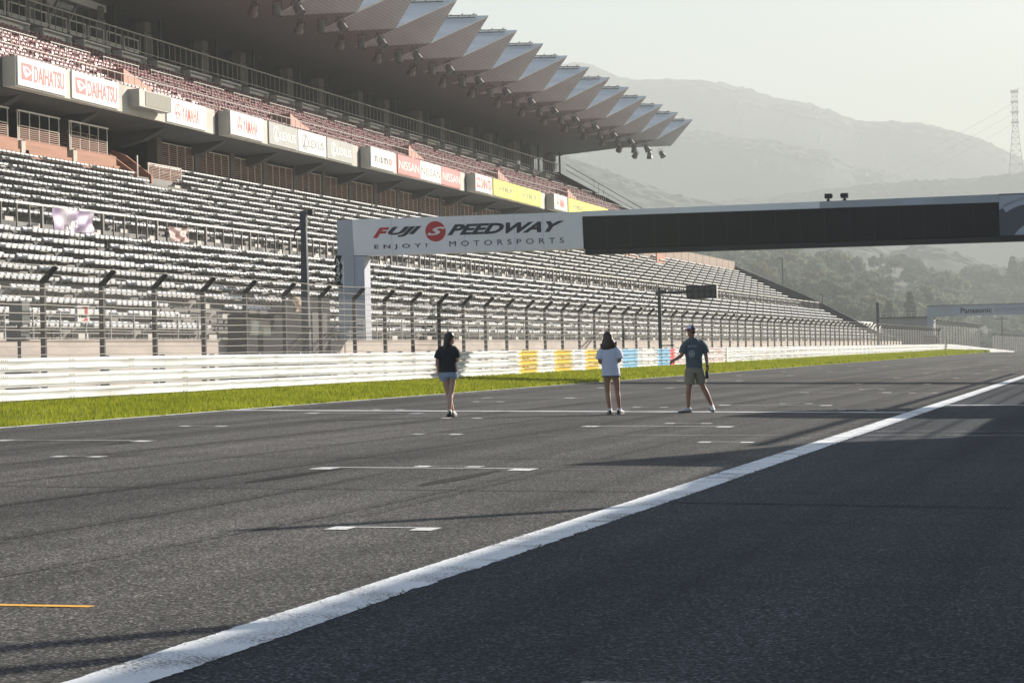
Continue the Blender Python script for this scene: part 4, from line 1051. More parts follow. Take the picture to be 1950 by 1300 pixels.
# ------------------------------------------------------------------ start lights
t = thing("start_lights", "black ten-lamp start light board on an arm over the verge", "start lights", (-24.75, 146, .6))
MB().bar((0, 0, 0), (0, 0, 4.35), .10, 10).bar((-.2, 0, 4.05), (1.55, 0, 4.05), .07, 8).bar((.0, 0, 4.1), (.4, 0, 4.1), .10, 8).bar((-.1, 0, 1.2), (.75, 0, 1.2), .035, 5).build("post", M['pole'], t)
MB().box((1.5, -.06, 3.68), (3.14, .10, 4.40)).build("board", M['black'], t)
for r_ in range(2):
    for c_ in range(5):
        x = 1.66 + c_ * .33; z = 3.87 + r_ * .34
        MB().add([(x + .13 * math.cos(a * math.pi / 8), -.062, z + .13 * math.sin(a * math.pi / 8)) for a in range(16)] + [(x, -.10, z)], [(a, (a + 1) % 16, 16) for a in range(16)]).build("lamp", M['lens'], t, smooth=True)
MB().box((3.142, -.10, 3.66), (3.17, .10, 4.42)).build("edge_strip", M['rail_light'], t)

# ------------------------------------------------------------------ far gantry, masts, pylon
FY = 390.0
t = thing("far_gantry", "distant grey gantry with dark lettering spanning the track", "gantry", (0, 0, 0))
MB().box((-27.8, FY, -.2), (-26.98, FY + 1, 7.07)).build("pillar", M['gantry_grey'], t)
MB().box((-26.975, FY, 5.57), (-24.05, FY + 1.2, 7.07)).build("sign_panel", M['gantry_grey'], t)
MB().box((-24.045, FY - .01, 5.57), (12, FY + 1.2, 7.08)).build("sign_panel", M['gantry_grey2'], t)
MB().box((-27.8, FY - .1, 7.085), (12, FY + 1.3, 7.16)).build("cap", M['gantry_navy'], t)
MB().bar((-26.95, FY - .2, -.2), (-26.95, FY - .2, 5.5), .07, 6).bar((-26.9, FY - .2, 3.2), (-26.2, FY - .2, 2.4), .06, 5).build("stay", M['rail_light'], t)
MB().box((-28.2, FY - .8, 1.7), (-26.6, FY - .4, 2.9)).build("back_screen", M['black'], t)
MB().box((10, FY, -.3), (11, FY + 1, 5.565)).build("pillar", M['gantry_grey'], t)
me = to_front(fit(text_mesh("Panasonic", None, .03), -23.1, -18.75, 5.95, 6.72), FY - .012); me.materials.clear(); me.materials.append(M['navy_txt']); link("lettering", me, t)
me = to_front(fit(text_mesh("AUTOMOTIVE", None, .0), -18.35, -13.4, 6.05, 6.60), FY - .012); me.materials.clear(); me.materials.append(M['txt_grey2'] if 'txt_grey2' in M else M['txt_grey']); link("lettering", me, t)
def mast(x, y, z0, z1, r, label, arm=0.0, kind="lamp_post"):
    t = thing(kind, label, "lamp post" if kind == "lamp_post" else "mast", (x, y, z0))
    MB().bar((0, 0, 0), (0, 0, z1 - z0), r, 6).build("pole", M['pole'], t)
    if arm: MB().bar((0, 0, z1 - z0), (arm, 0, z1 - z0 + .05), r * .9, 5).box((min(arm, arm * 1.6), -.15, z1 - z0 - .02), (max(arm, arm * 1.6), .15, z1 - z0 + .12)).build("lamp", M['lens'], t)
    return t
mast(-53.1, 430, 8, 15.8, .09, "slim lamp post standing before the trees above the stand's sloping end", -.35)
mast(-46.9, 430, 5, 9.9, .09, "short lamp post before the trees, lower than the other slim one", -.3)
mast(-27.0, 303, .6, 6.35, .17, "thick dark pole rising above the fence near the far end of the stand", 0, "camera_mast")
t = thing("utility_pole", "faint utility pole with crossbar seen below the far gantry", "utility pole", (-31.2, 700, -3))
MB().bar((0, 0, 0), (0, 0, 11.6), .22, 6).bar((-1.6, 0, 10.9), (1.6, 0, 10.9), .12, 5).bar((-1.2, 0, 11.5), (1.2, 0, 11.5), .12, 5).build("pole", M['pole'], t)
TS = 3100 / 1900
t = thing("transmission_tower", "tall hazy steel lattice transmission tower on the far ridge", "pylon", (-118.3, 3100, 183))
H = 64; mb = MB()
def half(z): return 1.75 if z > 38 else 1.75 + (38 - z) / 38 * 3.6
zs = [0, 6, 11.5, 16.5, 21, 25.5, 30, 34, 38, 42, 46, 50, 54, 58, 61]
for sx in (-1, 1):
    for sy in (-1, 1):
        for a, b in zip(zs, zs[1:]): mb.bar((sx * half(a), sy * half(a), a), (sx * half(b), sy * half(b), b), .22, 4)
for i, z in enumerate(zs):
    h = half(z)
    for a, b in (((-h, -h), (h, -h)), ((h, -h), (h, h)), ((h, h), (-h, h)), ((-h, h), (-h, -h))): mb.bar((*a, z), (*b, z), .16, 4)
    if i + 1 < len(zs):
        h2 = half(zs[i + 1])
        for sy in (-1, 1): mb.bar((-h, sy * h, z), (h2, sy * h2, zs[i + 1]), .11, 4); mb.bar((h, sy * h, z), (-h2, sy * h2, zs[i + 1]), .11, 4)
mb.build("lattice", M['tower'], t)
ca = MB()
for z in (40, 47, 54): ca.box((-2.6, -5, z), (2.6, 5, z + .8))
ca.box((-2.6, -2.2, 60.5), (2.6, 2.2, 62.4)).bar((1.0, 0, 62), (3.2, 0, 64), .3, 4); ca.build("crossarm", M['tower'], t); t.scale = (TS, TS, TS)
for k, z in enumerate((40, 47, 54)):
    mb = MB(); prev = None
    for i in range(13):
        f_ = i / 12; p = (-118.3 - 420 * f_, 3100 + 300 * f_, 183 + z * TS - 95 * f_ - 30 * math.sin(math.pi * f_))
        if prev: mb.bar(prev, p, .16, 4)
        prev = p
    tag(mb.build("power_line", M['tower']), ["lowest", "middle", "highest"][k] + " of the faint power lines running left from the lattice tower", "power line")

# far small stand, house and bank beyond the big stand
t = thing("far_stand", "small hazy stand with pale seats behind the far fence", "grandstand", (-40, 430, -.5))
prof = [(0, 0), (0, 2.6)]
for k in range(9): prof += [(-.9 * k - .9, 2.6 + .42 * k), (-.9 * k - .9, 3.02 + .42 * k)]
prof += [(-9.2, 6.4), (-9.2, 0)]
MB().prism_y(prof, 0, 95).build("terrace", M['concrete'], t)
for k in range(9): MB().box((-.9 * k - .75, 1, 3.05 + .42 * k), (-.9 * k - .45, 94, 3.38 + .42 * k)).build("bench_row", M['seat_white'], t)
t = thing("bank_house", "low grey building with pale fence above the bank near the far gantry", "building", (-36.6, 440, 3.6))
MB().box((-2.0, 0, -3), (6.0, 9, 2.4)).build("wall", M['house'], t); MB().box((-2.3, -.3, 2.402), (6.3, 9.3, 2.6)).build("roof", M['hut'], t)
mb = MB()
for k in range(9): mb.box((-2.2 + k * 1.0, -.3, 2.6), (-2.15 + k * 1.0, -.25, 3.2))
mb.box((-2.2, -.3, 3.16), (6.2, -.26, 3.2)); mb.build("railing", M['rail_light'], t)
P = []
for i in range(9):
    y = 376 + i * 8; P.append([(-46 + j * 1.6, y, -.2 + 4.2 * math.exp(-((j - 3) / 3.2) ** 2) * math.sin(math.pi * min(1, (i + 1) / 9)) + .15 * math.sin(j * 3 + i)) for j in range(12)])
tag(MB().grid(P).build("grass_bank", M['hedge'], smooth=True), "rounded grassy bank behind the fence past the stand's end", "bank")

# ------------------------------------------------------------------ trees
def leaf_cloud(centres, n, size, flat=1.0):
    c = centres[rng.integers(0, len(centres), n)]
    d = rng.standard_normal((n, 3)); d /= np.linalg.norm(d, axis=1)[:, None]
    rr = rng.random(n) ** .4
    p = c[:, :3] + d * (c[:, 3] * rr)[:, None] * np.array([1, 1, flat])
    a = rng.standard_normal((n, 3)); a /= np.linalg.norm(a, axis=1)[:, None]
    b = np.cross(a, rng.standard_normal((n, 3))); b /= np.linalg.norm(b, axis=1)[:, None]
    s = size * (.6 + .8 * rng.random(n))[:, None]
    v = np.stack([p - a * s - b * s * .5, p + a * s - b * s * .5, p + a * s * .6 + b * s * .7, p - a * s * .6 + b * s * .7], 1)
    return v.reshape(-1, 3), np.arange(4 * n).reshape(-1, 4)
def broadleaf(seed, h, spread, gaps):
    r_ = np.random.default_rng(seed); mb = MB(); mb.bar((0, 0, -1.5), (.15, 0, h * .45), .30, 7, .18)
    cs = []
    nb = 9
    for k in range(nb):
        a = k * 2.4 + r_.random(); el = .25 + .6 * r_.random(); L_ = spread * (.55 + .5 * r_.random())
        z0 = h * (.3 + .3 * r_.random()); e = (math.cos(a) * L_, math.sin(a) * L_, min(h * .93, z0 + L_ * el))
        mb.bar((0, 0, z0 * .85), e, .10, 5, .03); cs.append((*e, spread * (.30 + .22 * r_.random())))
        for q in range(2): cs.append((e[0] * .6 + r_.normal() * spread * .2, e[1] * .6 + r_.normal() * spread * .2, e[2] + r_.normal() * h * .08, spread * .3))
    mb.bar((.15, 0, h * .45), (0, 0, h * .9), .15, 5, .03)
    cs += [(0, 0, h * .86, spread * .36), (spread * .2, 0, h * .74, spread * .42), (-spread * .25, .2, h * .66, spread * .45), (0, spread * .2, h * .5, spread * .5)]
    cs = np.array(cs)
    v, f = leaf_cloud(cs, 3000, .40, .85)
    return mb.mesh("trunk", M['bark']), (v, f)
def conifer(seed, h, spread, tiers):
    r_ = np.random.default_rng(seed); mb = MB(); mb.bar((0, 0, -1.5), (0, 0, h * .98), .24, 6, .03); cs = []
    for k in range(tiers):
        f_ = k / (tiers - 1); z = h * (.14 + .84 * f_); rad = spread * (1 - f_) ** .8 * (.6 + .55 * r_.random()) + .12
        for q in range(7):
            a = q * .9 + k * 1.3 + r_.random(); L_ = rad * (.7 + .4 * r_.random()); e = (math.cos(a) * L_, math.sin(a) * L_, z - L_ * .18); mb.bar((0, 0, z), e, .05, 4, .02)
            for s in (.35, .65, .95): cs.append((e[0] * s, e[1] * s, z + (e[2] - z) * s, .22 + .22 * (1 - f_)))
    v, f = leaf_cloud(np.array(cs), 3200, .30, .45)
    return mb.mesh("trunk", M['bark']), (v, f)
BT = []
for s, (h, sp) in enumerate([(10, 3.6), (11, 4.2), (9, 3.9), (12, 3.6), (10, 4.6), (8.5, 3.2)]):
    tr, (v, f) = broadleaf(20 + s, h, sp, .3); BT.append((tr, raw_mesh("crown", v, f, M['leaf_rust'] if s == 5 else M['leaf']), h))
CT = []
for s, (h, sp, ti) in enumerate([(10, 2.7, 17), (12, 2.6, 19), (9, 3.0, 15)]):
    tr, (v, f) = conifer(60 + s, h, sp, ti); CT.append((tr, raw_mesh("crown", v, f, M['needle']), h))
def tree(kind, x, y, z, h, label, grp=None, name="tree"):
    tr, cr, h0 = kind; t = thing(name, label, "tree", (x, y, z), rng.random() * 6.28, grp); s = h / h0; t.scale = (s * (.9 + .25 * rng.random()), s * (.9 + .25 * rng.random()), s)
    link("trunk", tr, t); link("crown", cr, t); return t
TREES = [('b',-197.7,1162,19,28.5),('b',-192.1,1163,19,27.7),('b',-186.4,1150,19.1,25.9),('b',-184.2,1162,19,26.9),('b',-177,1146,19.1,26.5),('b',-174.7,1156,19,25.9),('b',-171.5,1170,18.9,29.7),('b',-168.3,1173,18.9,27.2),('b',-163.8,1175,18.9,27.5),('b',-157.5,1169,18.9,28.3),('b',-153.7,1175,18.8,26.7),('b',-146.8,1150,19,27.1),('b',-142.5,1152,19,26.4),('b',-138.2,1161,18.8,25.8),('b',-134,1167,18.7,24.3),('b',-128.5,1167,18.5,23.8),('b',-122.7,1162,18.2,25.4),('r',-116.5,1148,17.6,23),('b',-110.5,1145,16.5,23.8),('r',-175.3,1054,20,17.5),('b',-171.1,1051,20,17.7),('b',-165.8,1052,20,17.9),('b',-163.6,1073,19.8,20.5),('b',-157.5,1070,19.8,18.4),('b',-153.6,1074,19.8,21.5),('b',-146.2,1062,19.9,18.1),('b',-145.2,1085,19.6,22.2),('b',-140.6,1084,19.6,21.8),('b',-134.9,1076,19.6,20.3),('r',-131.2,1089,19.3,21.2),('b',-125.3,1079,19.2,19.1),('b',-117.4,1060,18.6,18.5),('b',-113.3,1067,17.8,20.2),('b',-109.8,1074,16.9,19.2),('b',-105.7,1069,15.7,18.3),('b',-99.3,1061,12.8,19),('b',-97.2,1077,11.5,20.9),('b',-92.9,1074,8.8,19.8),('r',-153,990,20.6,13.5),('r',-145.7,975,20.7,12.5),('b',-142,987,20.5,11),('b',-138.3,992,20.4,13.5),('b',-133.1,986,20.4,12),('r',-127.5,973,20.3,12.7),('b',-126.6,998,20,12.3),('b',-121.9,995,19.7,12.4),('b',-113.6,961,18.9,10.8),('r',-111.9,983,18.3,11.4),('r',-108.1,986,17.3,12.4),('b',-102.1,977,15.1,14),('b',-96.5,974,12,16.4),('b',-91.1,961,8.7,17.2),('b',-90.7,998,8,18.7),('b',-84.9,998,4.1,17.7),('b',-125.9,918,20.7,4.7),('b',-119.1,907,20.2,4.3),('b',-115.6,924,19.6,5.6),('b',-109.6,921,18.3,7.8),('b',-104.7,920,16.7,8.4),('b',-99.2,915,14.2,10.9),('b',-91.5,886,9.6,13.2),('b',-89.4,909,8,12),('r',-85.5,907,5.4,13.2),('b',-78.9,893,1.7,15.7),('b',-73.7,895,-0.5,14.6),('b',-103.9,853,17,7.8),('b',-98.7,850,14.5,4.2),('b',-93.3,837,11.3,6.5),('r',-91,854,9.6,7.2),('b',-84.1,823,5.3,12),('b',-80.6,840,3.1,12.9),('b',-76.4,835,1.1,13.2),('b',-71.2,828,-0.7,11.4),('b',-66.4,820,-1.8,9.4),('b',-84.1,762,5.9,7.1),('b',-82,777,4.5,6.7),('b',-77,772,2,8),('b',-72.6,768,0.3,7.9),('b',-68.6,764,-0.8,9),('b',-65.2,772,-1.5,7),('b',-129.2,1519,41.2,7.5),('b',-117,1481,40.5,7),('c',-111.3,1510,39.2,11),('b',-105.1,1522,37.2,5),('b',-97.3,1512,33.4,10),('c',-86.7,1517,26.4,18),('b',-79.1,1502,22,23.2),('b',-70,1494,18.7,24.9),('b',-63.4,1480,17.5,21.9),('c',-60,1491,16.9,31.1),('b',-54.9,1502,16.4,32.7),('b',-47.8,1516,15.5,32.9),('b',-137.3,1511,41.5,7.7),('b',-122.5,1406,41.8,7.9),('b',-118.3,1416,41.3,7.6),('b',-112.3,1404,40.4,8.5),('b',-106.5,1395,38.9,7.8),('b',-102,1401,37,7.4),('b',-98.9,1430,35.1,7.9),('b',-91.8,1400,31,7.9),('b',-87.5,1412,27.9,6.8),('b',-83.3,1425,25.1,7.9),('b',-76.4,1393,21.8,11.9),('b',-72.7,1416,20.2,10.4),('b',-67.7,1418,18.8,14),('b',-62,1400,18,12.2),('b',-58.1,1428,17.3,14.8),('b',-53.1,1429,17,15.2),('b',-47,1399,14.9,17.3),('b',-42.9,1424,5.6,24.6),('b',-101.8,1307,32.4,7.9),('b',-97.7,1323,32.7,8.2),('b',-91.3,1307,26.1,8.6),('b',-86.3,1310,23.2,7.8),('b',-82.1,1324,22.7,8),('b',-75.4,1299,15.6,5.4),('b',-70.3,1299,13.9,7.4),('b',-66.4,1323,16.7,5.8),('b',-60.6,1311,14,6.9),('b',-55.7,1315,14.2,6.9),('b',-50.5,1313,13.6,7),('b',-45.7,1325,10.8,11),('b',-39.9,1304,-1.6,21.7),('b',-107.1,1252,26.1,7.2),('b',-99.6,1230,19.5,7.8),('b',-94.6,1237,17.6,8.2),('b',-88.3,1228,12,3.5),('b',-84.6,1256,13.8,8.1),('b',-79.1,1260,11.3,6.5),('b',-73.3,1258,8.6,8.9),('b',-67.6,1255,6.5,8.4),('b',-61.9,1256,5.7,11.6),('b',-55.9,1246,3.6,10.6),('b',-49.4,1223,-0.3,14.5),('b',-44.1,1230,-1.9,17.9),('b',-39.4,1251,-4.5,18.3),('b',-99.7,1195,14.2,11),('b',-94,1171,8.6,13.1),('b',-90.7,1177,6.3,14),('b',-86.8,1177,3.7,21.3),('b',-84.8,1202,5.7,19.4),('b',-79.6,1181,-0.5,25),('b',-75.2,1171,-2.6,22.5),('b',-73.1,1199,-0.5,23.3),('b',-94.6,996,10.6,8.3),('b',-92.6,1014,9.2,10),('b',-90,1027,7.3,13.8),('b',-85.7,1019,4.5,11.7),('b',-81.3,1011,1.9,18.4),('b',-76.9,999,-0.2,15),('b',-74.5,1017,-1.4,19.4),('b',-70.3,1008,-2.7,19.8),('b',-82.4,1138,1.3,8.1),('b',-75.9,1125,-1.9,10.7),('b',-71.1,1137,-3.6,12.9),('b',-66.2,1148,-4.9,13.7),('b',-58.9,1114,-5.6,13.7),('b',-53.9,1124,-6.1,13.8),('b',-48.7,1131,-6.4,14.8),('b',-43.2,1130,-6.5,14.6),('b',-37.5,1122,-6.5,15.7),('b',-117.9,1310,37.4,8.1),('b',-112.5,1286,32.8,7.5),('b',-110.4,1298,34.1,7),('b',-108.7,1317,36.6,8.1),('b',-103.9,1297,31.8,3.5),('b',-99.9,1287,28.4,7.9),('b',-98.5,1311,31.3,4.8),('b',-93.3,1284,24,10.4),('b',-91.4,1302,25.4,11.4),('b',-87.8,1296,22.1,13),('b',-84.3,1291,19,17.7),('b',-80.8,1285,16,20.6),('b',-104.6,1226,21.2,6.7),('b',-102.2,1236,21.7,5.5),('b',-100.3,1253,23.4,3.4),('b',-96.4,1247,20.3,7.9),('b',-92.2,1235,15.7,13.5),('b',-88,1221,10.7,14.7),('b',-86.2,1242,12.7,14.5),('b',-83.5,1251,12.4,15.1),('b',-79.7,1243,9,19.9),('b',-76.4,1242,7.3,19.8),('c',-68.9,810,-1.1,16.1),('c',-62.7,810,-2.3,19.7),('b',-74.6,1050,-1.7,27.9),('b',-81.8,1120,1.1,24.1),('b',-76.9,1110,-1.3,23.6)]

ci = 0
for k, x, y, z, h in TREES:
    if y >= 1165 and k == 'b': tree(BT[int(rng.integers(0, 5))], x, y, z, h, "tall hazy tree in the pale row behind the far gantry", "hazy trees in the far row")
    elif k == 'b': tree(BT[int(rng.integers(0, 5))], x, y, z, h, "bushy green tree on the hazy hillside past the stand's sloping end", "green trees on the hillside")
    elif k == 'r': tree(BT[5], x, y, z, h, "lighter yellowish-brown tree among the green ones on the hillside", "yellowish trees on the hillside")
    else:
        tree(CT[ci % 3], x, y, z, h, ["tallest ragged conifer standing up from the hazy far treeline", "thin conifer in the far row above the far gantry's pillar", "conifer in the far row near the right edge of the view",
             "dark conifer just right of the thick dark pole", "dark pointed conifer left of the far gantry's pillar"][ci], None, "conifer"); ci += 1
# low growth between the trunks
def undergrowth():
    n = 26000; x = -190 + 148 * rng.random(n); y = 560 + 640 * rng.random(n)
    z = .6 - np.clip(y - 392, 0, None) * .0095 + np.clip((y - 372) / 230, 0, 1) * 26 / (1 + np.exp((x + 90) / 9.5))
    c = np.stack([x, y, z + .5, np.full(n, 1.5)], 1); v, f = leaf_cloud(c, n * 2, .6, .9); return raw_mesh("undergrowth", v, f, M['leaf'])
tag(link("undergrowth", undergrowth()), "low bushy undergrowth covering the hillside between the trees", "undergrowth", kind="stuff")

# ------------------------------------------------------------------ hazy mountains
def ridge(name, Y, pts, wid, bump, seed, step, y0scale=1.0):
    r_ = np.random.default_rng(seed); px = np.array([p[0] for p in pts], float); pz = np.array([p[1] for p in pts], float)
    xs = np.arange(px[0], px[-1] + 1, step); prof = np.interp(xs, px, pz)
    k = np.ones(5) / 5; prof = np.convolve(np.pad(prof, 2, mode='edge'), k, 'valid')
    t = np.concatenate([-np.linspace(1, .16, 26), -np.linspace(.15, 0, 16)[:-1], np.linspace(0, .5, 8)]); rows = len(t); n = len(xs)
    sh = np.exp(-(t * 1.6) ** 2); sh = (sh - sh[0]) / (1 - sh[0])
    crown = r_.random((rows, n)) * np.where(np.abs(t) < .16, 1, .45)[:, None]; crown = (crown + np.roll(crown, 1, 1) * .6) / 1.6
    low = np.zeros((rows, n))
    for q in range(5):
        f1 = .006 * (1.7 ** q); low += np.sin(xs[None] * f1 + t[:, None] * (3 + 9 * q) + r_.random() * 6) / (1.5 ** q)
    big = r_.random((rows, n)) < .03
    Z = -14 + (prof[None] + 14) * sh[:, None] * (1 + .025 * low * (1 - sh[:, None])) + bump * .7 * (crown - .5) * np.minimum(1, sh[:, None] * 3) + bump * .35 * big
    P = [[(float(xs[j]), float(Y + t[i] * wid + 7 * low[i, j] * (1 - sh[i])), float(Z[i, j])) for j in range(n)] for i in range(rows)]
    return struct(MB().grid(P).build(name, M['hill'], fix=False))
def far(Y0_, Y1_, pts): k = Y1_ / Y0_; return [(x * k, 1.4 + (z - 1.4) * k - 2) for x, z in pts]
ridge("mountain", 4700, far(3200, 4700, [(-1300, 280), (-900, 330), (-699, 342.6), (-667, 347.4), (-644, 348.9), (-628, 350.6), (-609, 343.5), (-584, 329.8), (-565, 325.9), (-508, 323.9), (-483, 321.6), (-465, 318.3), (-421, 306.4), (-397, 296.7), (-360, 289.6), (-329, 277.8), (-299, 264.9), (-262, 264.0), (-226, 260.0), (-202, 252.9), (-172, 243.8), (-143, 230.5), (-113, 213.6), (-84, 196.8), (60, 120), (300, 40)]), 700, 8.0, 1, 6.5)
ridge("mountain", 3700, far(2300, 3700, [(-800, 155), (-600, 168), (-412, 178), (-366, 190.1), (-348, 189.2), (-322, 183.2), (-286, 178.2), (-259, 170.5), (-233, 164.1), (-224, 155.0), (-198, 149.6), (-181, 142.8), (-146, 136.3), (-60, 110), (100, 60)]), 500, 8.0, 2, 5.5)
ridge("hill", 3150, far(2000, 3150, [(-420, 100), (-203, 119), (-165, 121), (-142, 122), (-108, 123), (-71, 124.5), (-52, 125), (120, 130), (300, 120)]), 330, 9.0, 3, 5.5)
ridge("hill", 2400, far(1500, 2400, [(-700, 135), (-329, 117.0), (-305, 112.6), (-293, 108.3), (-272, 100.2), (-252, 92.1), (-231, 86.1), (-211, 81.3), (-193, 75.5), (-150, 62), (-90, 40), (0, 10)]), 320, 6.0, 4, 4.5)
ridge("hill", 1900, far(1250, 1900, [(-330, 58), (-200, 58), (-127, 54.9), (-116, 51.6), (-104, 45.6), (-100, 44), (-97, 47.6), (-90, 48.8), (-80, 46.2), (-69, 42.0), (-57, 37.1), (-38, 33.0), (60, 20)]), 180, 4.0, 5, 3.5)

# ------------------------------------------------------------------ pit-side terrace (unseen, right of the view; outline shaped to throw the long shadows)
t = thing("pit_terrace", "long unseen concrete pit wall terrace with rails, outlined from its shadows on the pit lane", "building", (3.5, 0, 0))
MB().box((.02, -40, -.1), (8, 140, 4.4)).build("terrace", M['concrete'], t)
MB().prism_x([(-40, 4.402), (38.4, 4.402), (38.4, 5.75), (-40, 5.85)], .0, 6).build("cabin", M['gantry'], t)
MB().prism_x([(38.402, 4.402), (50.3, 4.402), (50.3, 5.95), (48.3, 6.45), (46.2, 7.4), (45.3, 6.9), (43.2, 5.95), (38.402, 5.8)], .0, 3).build("lookout", M['hut'], t)
MB().prism_x([(64.2, 4.402), (72.2, 4.402), (72.0, 6.0), (72.7, 7.8), (69.2, 8.25), (66.6, 7.45), (65.6, 6.9), (64.2, 5.8)], .0, 3.2).build("lookout", M['hut'], t)
for y, h in ((35.3, 7.7), (25.15, 6.7), (23.8, 6.45)): MB().bar((.3, y, 4.402), (.3, y, h), .13, 8).build("pole", M['pole'], t)
mb = MB()
for a, b in ((50.4, 64.1), (72.3, 138)):
    for k in range(int((b - a) / 1.9) + 1): y = a + 1.9 * k; mb.box((-.03, y, 4.402), (.03, y + .06, 6.3))
    mb.box((-.04, a, 6.22), (.04, b, 6.36))
    for z in (4.75, 5.15, 5.55, 5.9): mb.box((-.015, a, z), (.015, b, z + .03))
mb.build("railing", M['rail'], t)

# ------------------------------------------------------------------ people
def loft(rings, n=14):
    # rings: (centre, rx, ry, axis) ; axis None -> horizontal ellipse
    mb = MB(); P = []
    for c, rx, ry, ax in rings:
        c = Vector(c)
        if ax is None: a, b = Vector((1, 0, 0)), Vector((0, 1, 0))
        else:
            d = Vector(ax).normalized(); a = d.cross(Vector((0, 1, 0))); a = Vector((1, 0, 0)) if a.length < .1 else a.normalized(); b = d.cross(a).normalized()
        P.append([tuple(c + a * rx * math.cos(2 * math.pi * k / n) + b * ry * math.sin(2 * math.pi * k / n)) for k in range(n + 1)])
    mb.grid(P)
    for ring, rev in ((P[0], 1), (P[-1], 0)):
        c = tuple(sum((Vector(p) for p in ring[:-1]), Vector()) / n); o = len(mb.v); mb.v += [c] + [tuple(p) for p in ring]; mb.f += [(o, o + 1 + k, o + 2 + k) for k in range(n)]
    return mb
def limb(pts, radii, n=10, sub=3):
    rings = []
    for i in range(len(pts) - 1):
        a, b = Vector(pts[i]), Vector(pts[i + 1])
        for k in range(sub + (i == len(pts) - 2)):
            f_ = k / sub; prv = Vector(pts[max(0, i - 1)]); nxt = Vector(pts[min(len(pts) - 1, i + 2)])
            ax = (b - a).normalized() * 1.0
            if k == 0 and i: ax = ((b - a).normalized() + (a - prv).normalized())
            rr = radii[i] + (radii[i + 1] - radii[i]) * f_; rings.append((a + (b - a) * f_, rr, rr, ax))
    return loft(rings, n)
def merge(*mbs):
    o = MB()
    for m in mbs: o.add(m.v, m.f)
    return o
def body(nodes, edges, name, m):
    me = bpy.data.meshes.new("b"); ks = list(nodes); me.from_pydata([nodes[k][0] for k in ks], [(ks.index(a), ks.index(b)) for a, b in edges], [])
    o = bpy.data.objects.new("b", me); COL.objects.link(o); s = o.modifiers.new("skin", 'SKIN'); s.use_smooth_shade = True
    for i, k in enumerate(ks):
        r_ = nodes[k][1]; r_ = r_ if isinstance(r_, tuple) else (r_, r_); me.skin_vertices[0].data[i].radius = r_; me.skin_vertices[0].data[i].use_root = (k == 'pelvis')
    sb = o.modifiers.new("sub", 'SUBSURF'); sb.levels = 1; sb.render_levels = 1
    r = evaluated(o, name, m); bpy.data.meshes.remove(me); return r
def hand(nodes, edges, pre, wrist, d, side, curl):
    # palm along d, fingers spread along side, curling towards curl
    w_ = Vector(wrist); d = Vector(d).normalized(); side = Vector(side).normalized(); curl = Vector(curl).normalized()
    pc = w_ + d * .055; nodes[pre + 'palm'] = (tuple(pc), (.030, .017)); edges.append((pre + 'wrist', pre + 'palm'))
    for k, (off, L_) in enumerate(((-.030, .066), (-.010, .076), (.010, .072), (.029, .056))):
        b0 = pc + d * .035 + side * off; b1 = b0 + d * L_ * .5 + curl * .012; b2 = b1 + d * L_ * .28 + curl * L_ * .42
        for q, p in enumerate((b0, b1, b2)): nodes['%sf%d%d' % (pre, k, q)] = (tuple(p), (.0095, .0085, .0075)[q])
        edges += [(pre + 'palm', '%sf%d0' % (pre, k)), ('%sf%d0' % (pre, k), '%sf%d1' % (pre, k)), ('%sf%d1' % (pre, k), '%sf%d2' % (pre, k))]
    t0 = w_ + d * .03 - side * .034 + curl * .008; t1 = t0 + d * .035 - side * .014 + curl * .02
    nodes[pre + 't0'] = (tuple(t0), .011); nodes[pre + 't1'] = (tuple(t1), .009); edges += [(pre + 'palm', pre + 't0'), (pre + 't0', pre + 't1')]
def ellipsoid(c, r, n=14, m=9, cut=None):
    P = [[(c[0] + r[0] * math.sin(math.pi * i / m) * math.cos(2 * math.pi * k / n), c[1] + r[1] * math.sin(math.pi * i / m) * math.sin(2 * math.pi * k / n), c[2] + r[2] * math.cos(math.pi * i / m)) for k in range(n + 1)] for i in range(m + 1) if cut is None or i <= cut]
    return MB().grid(P)
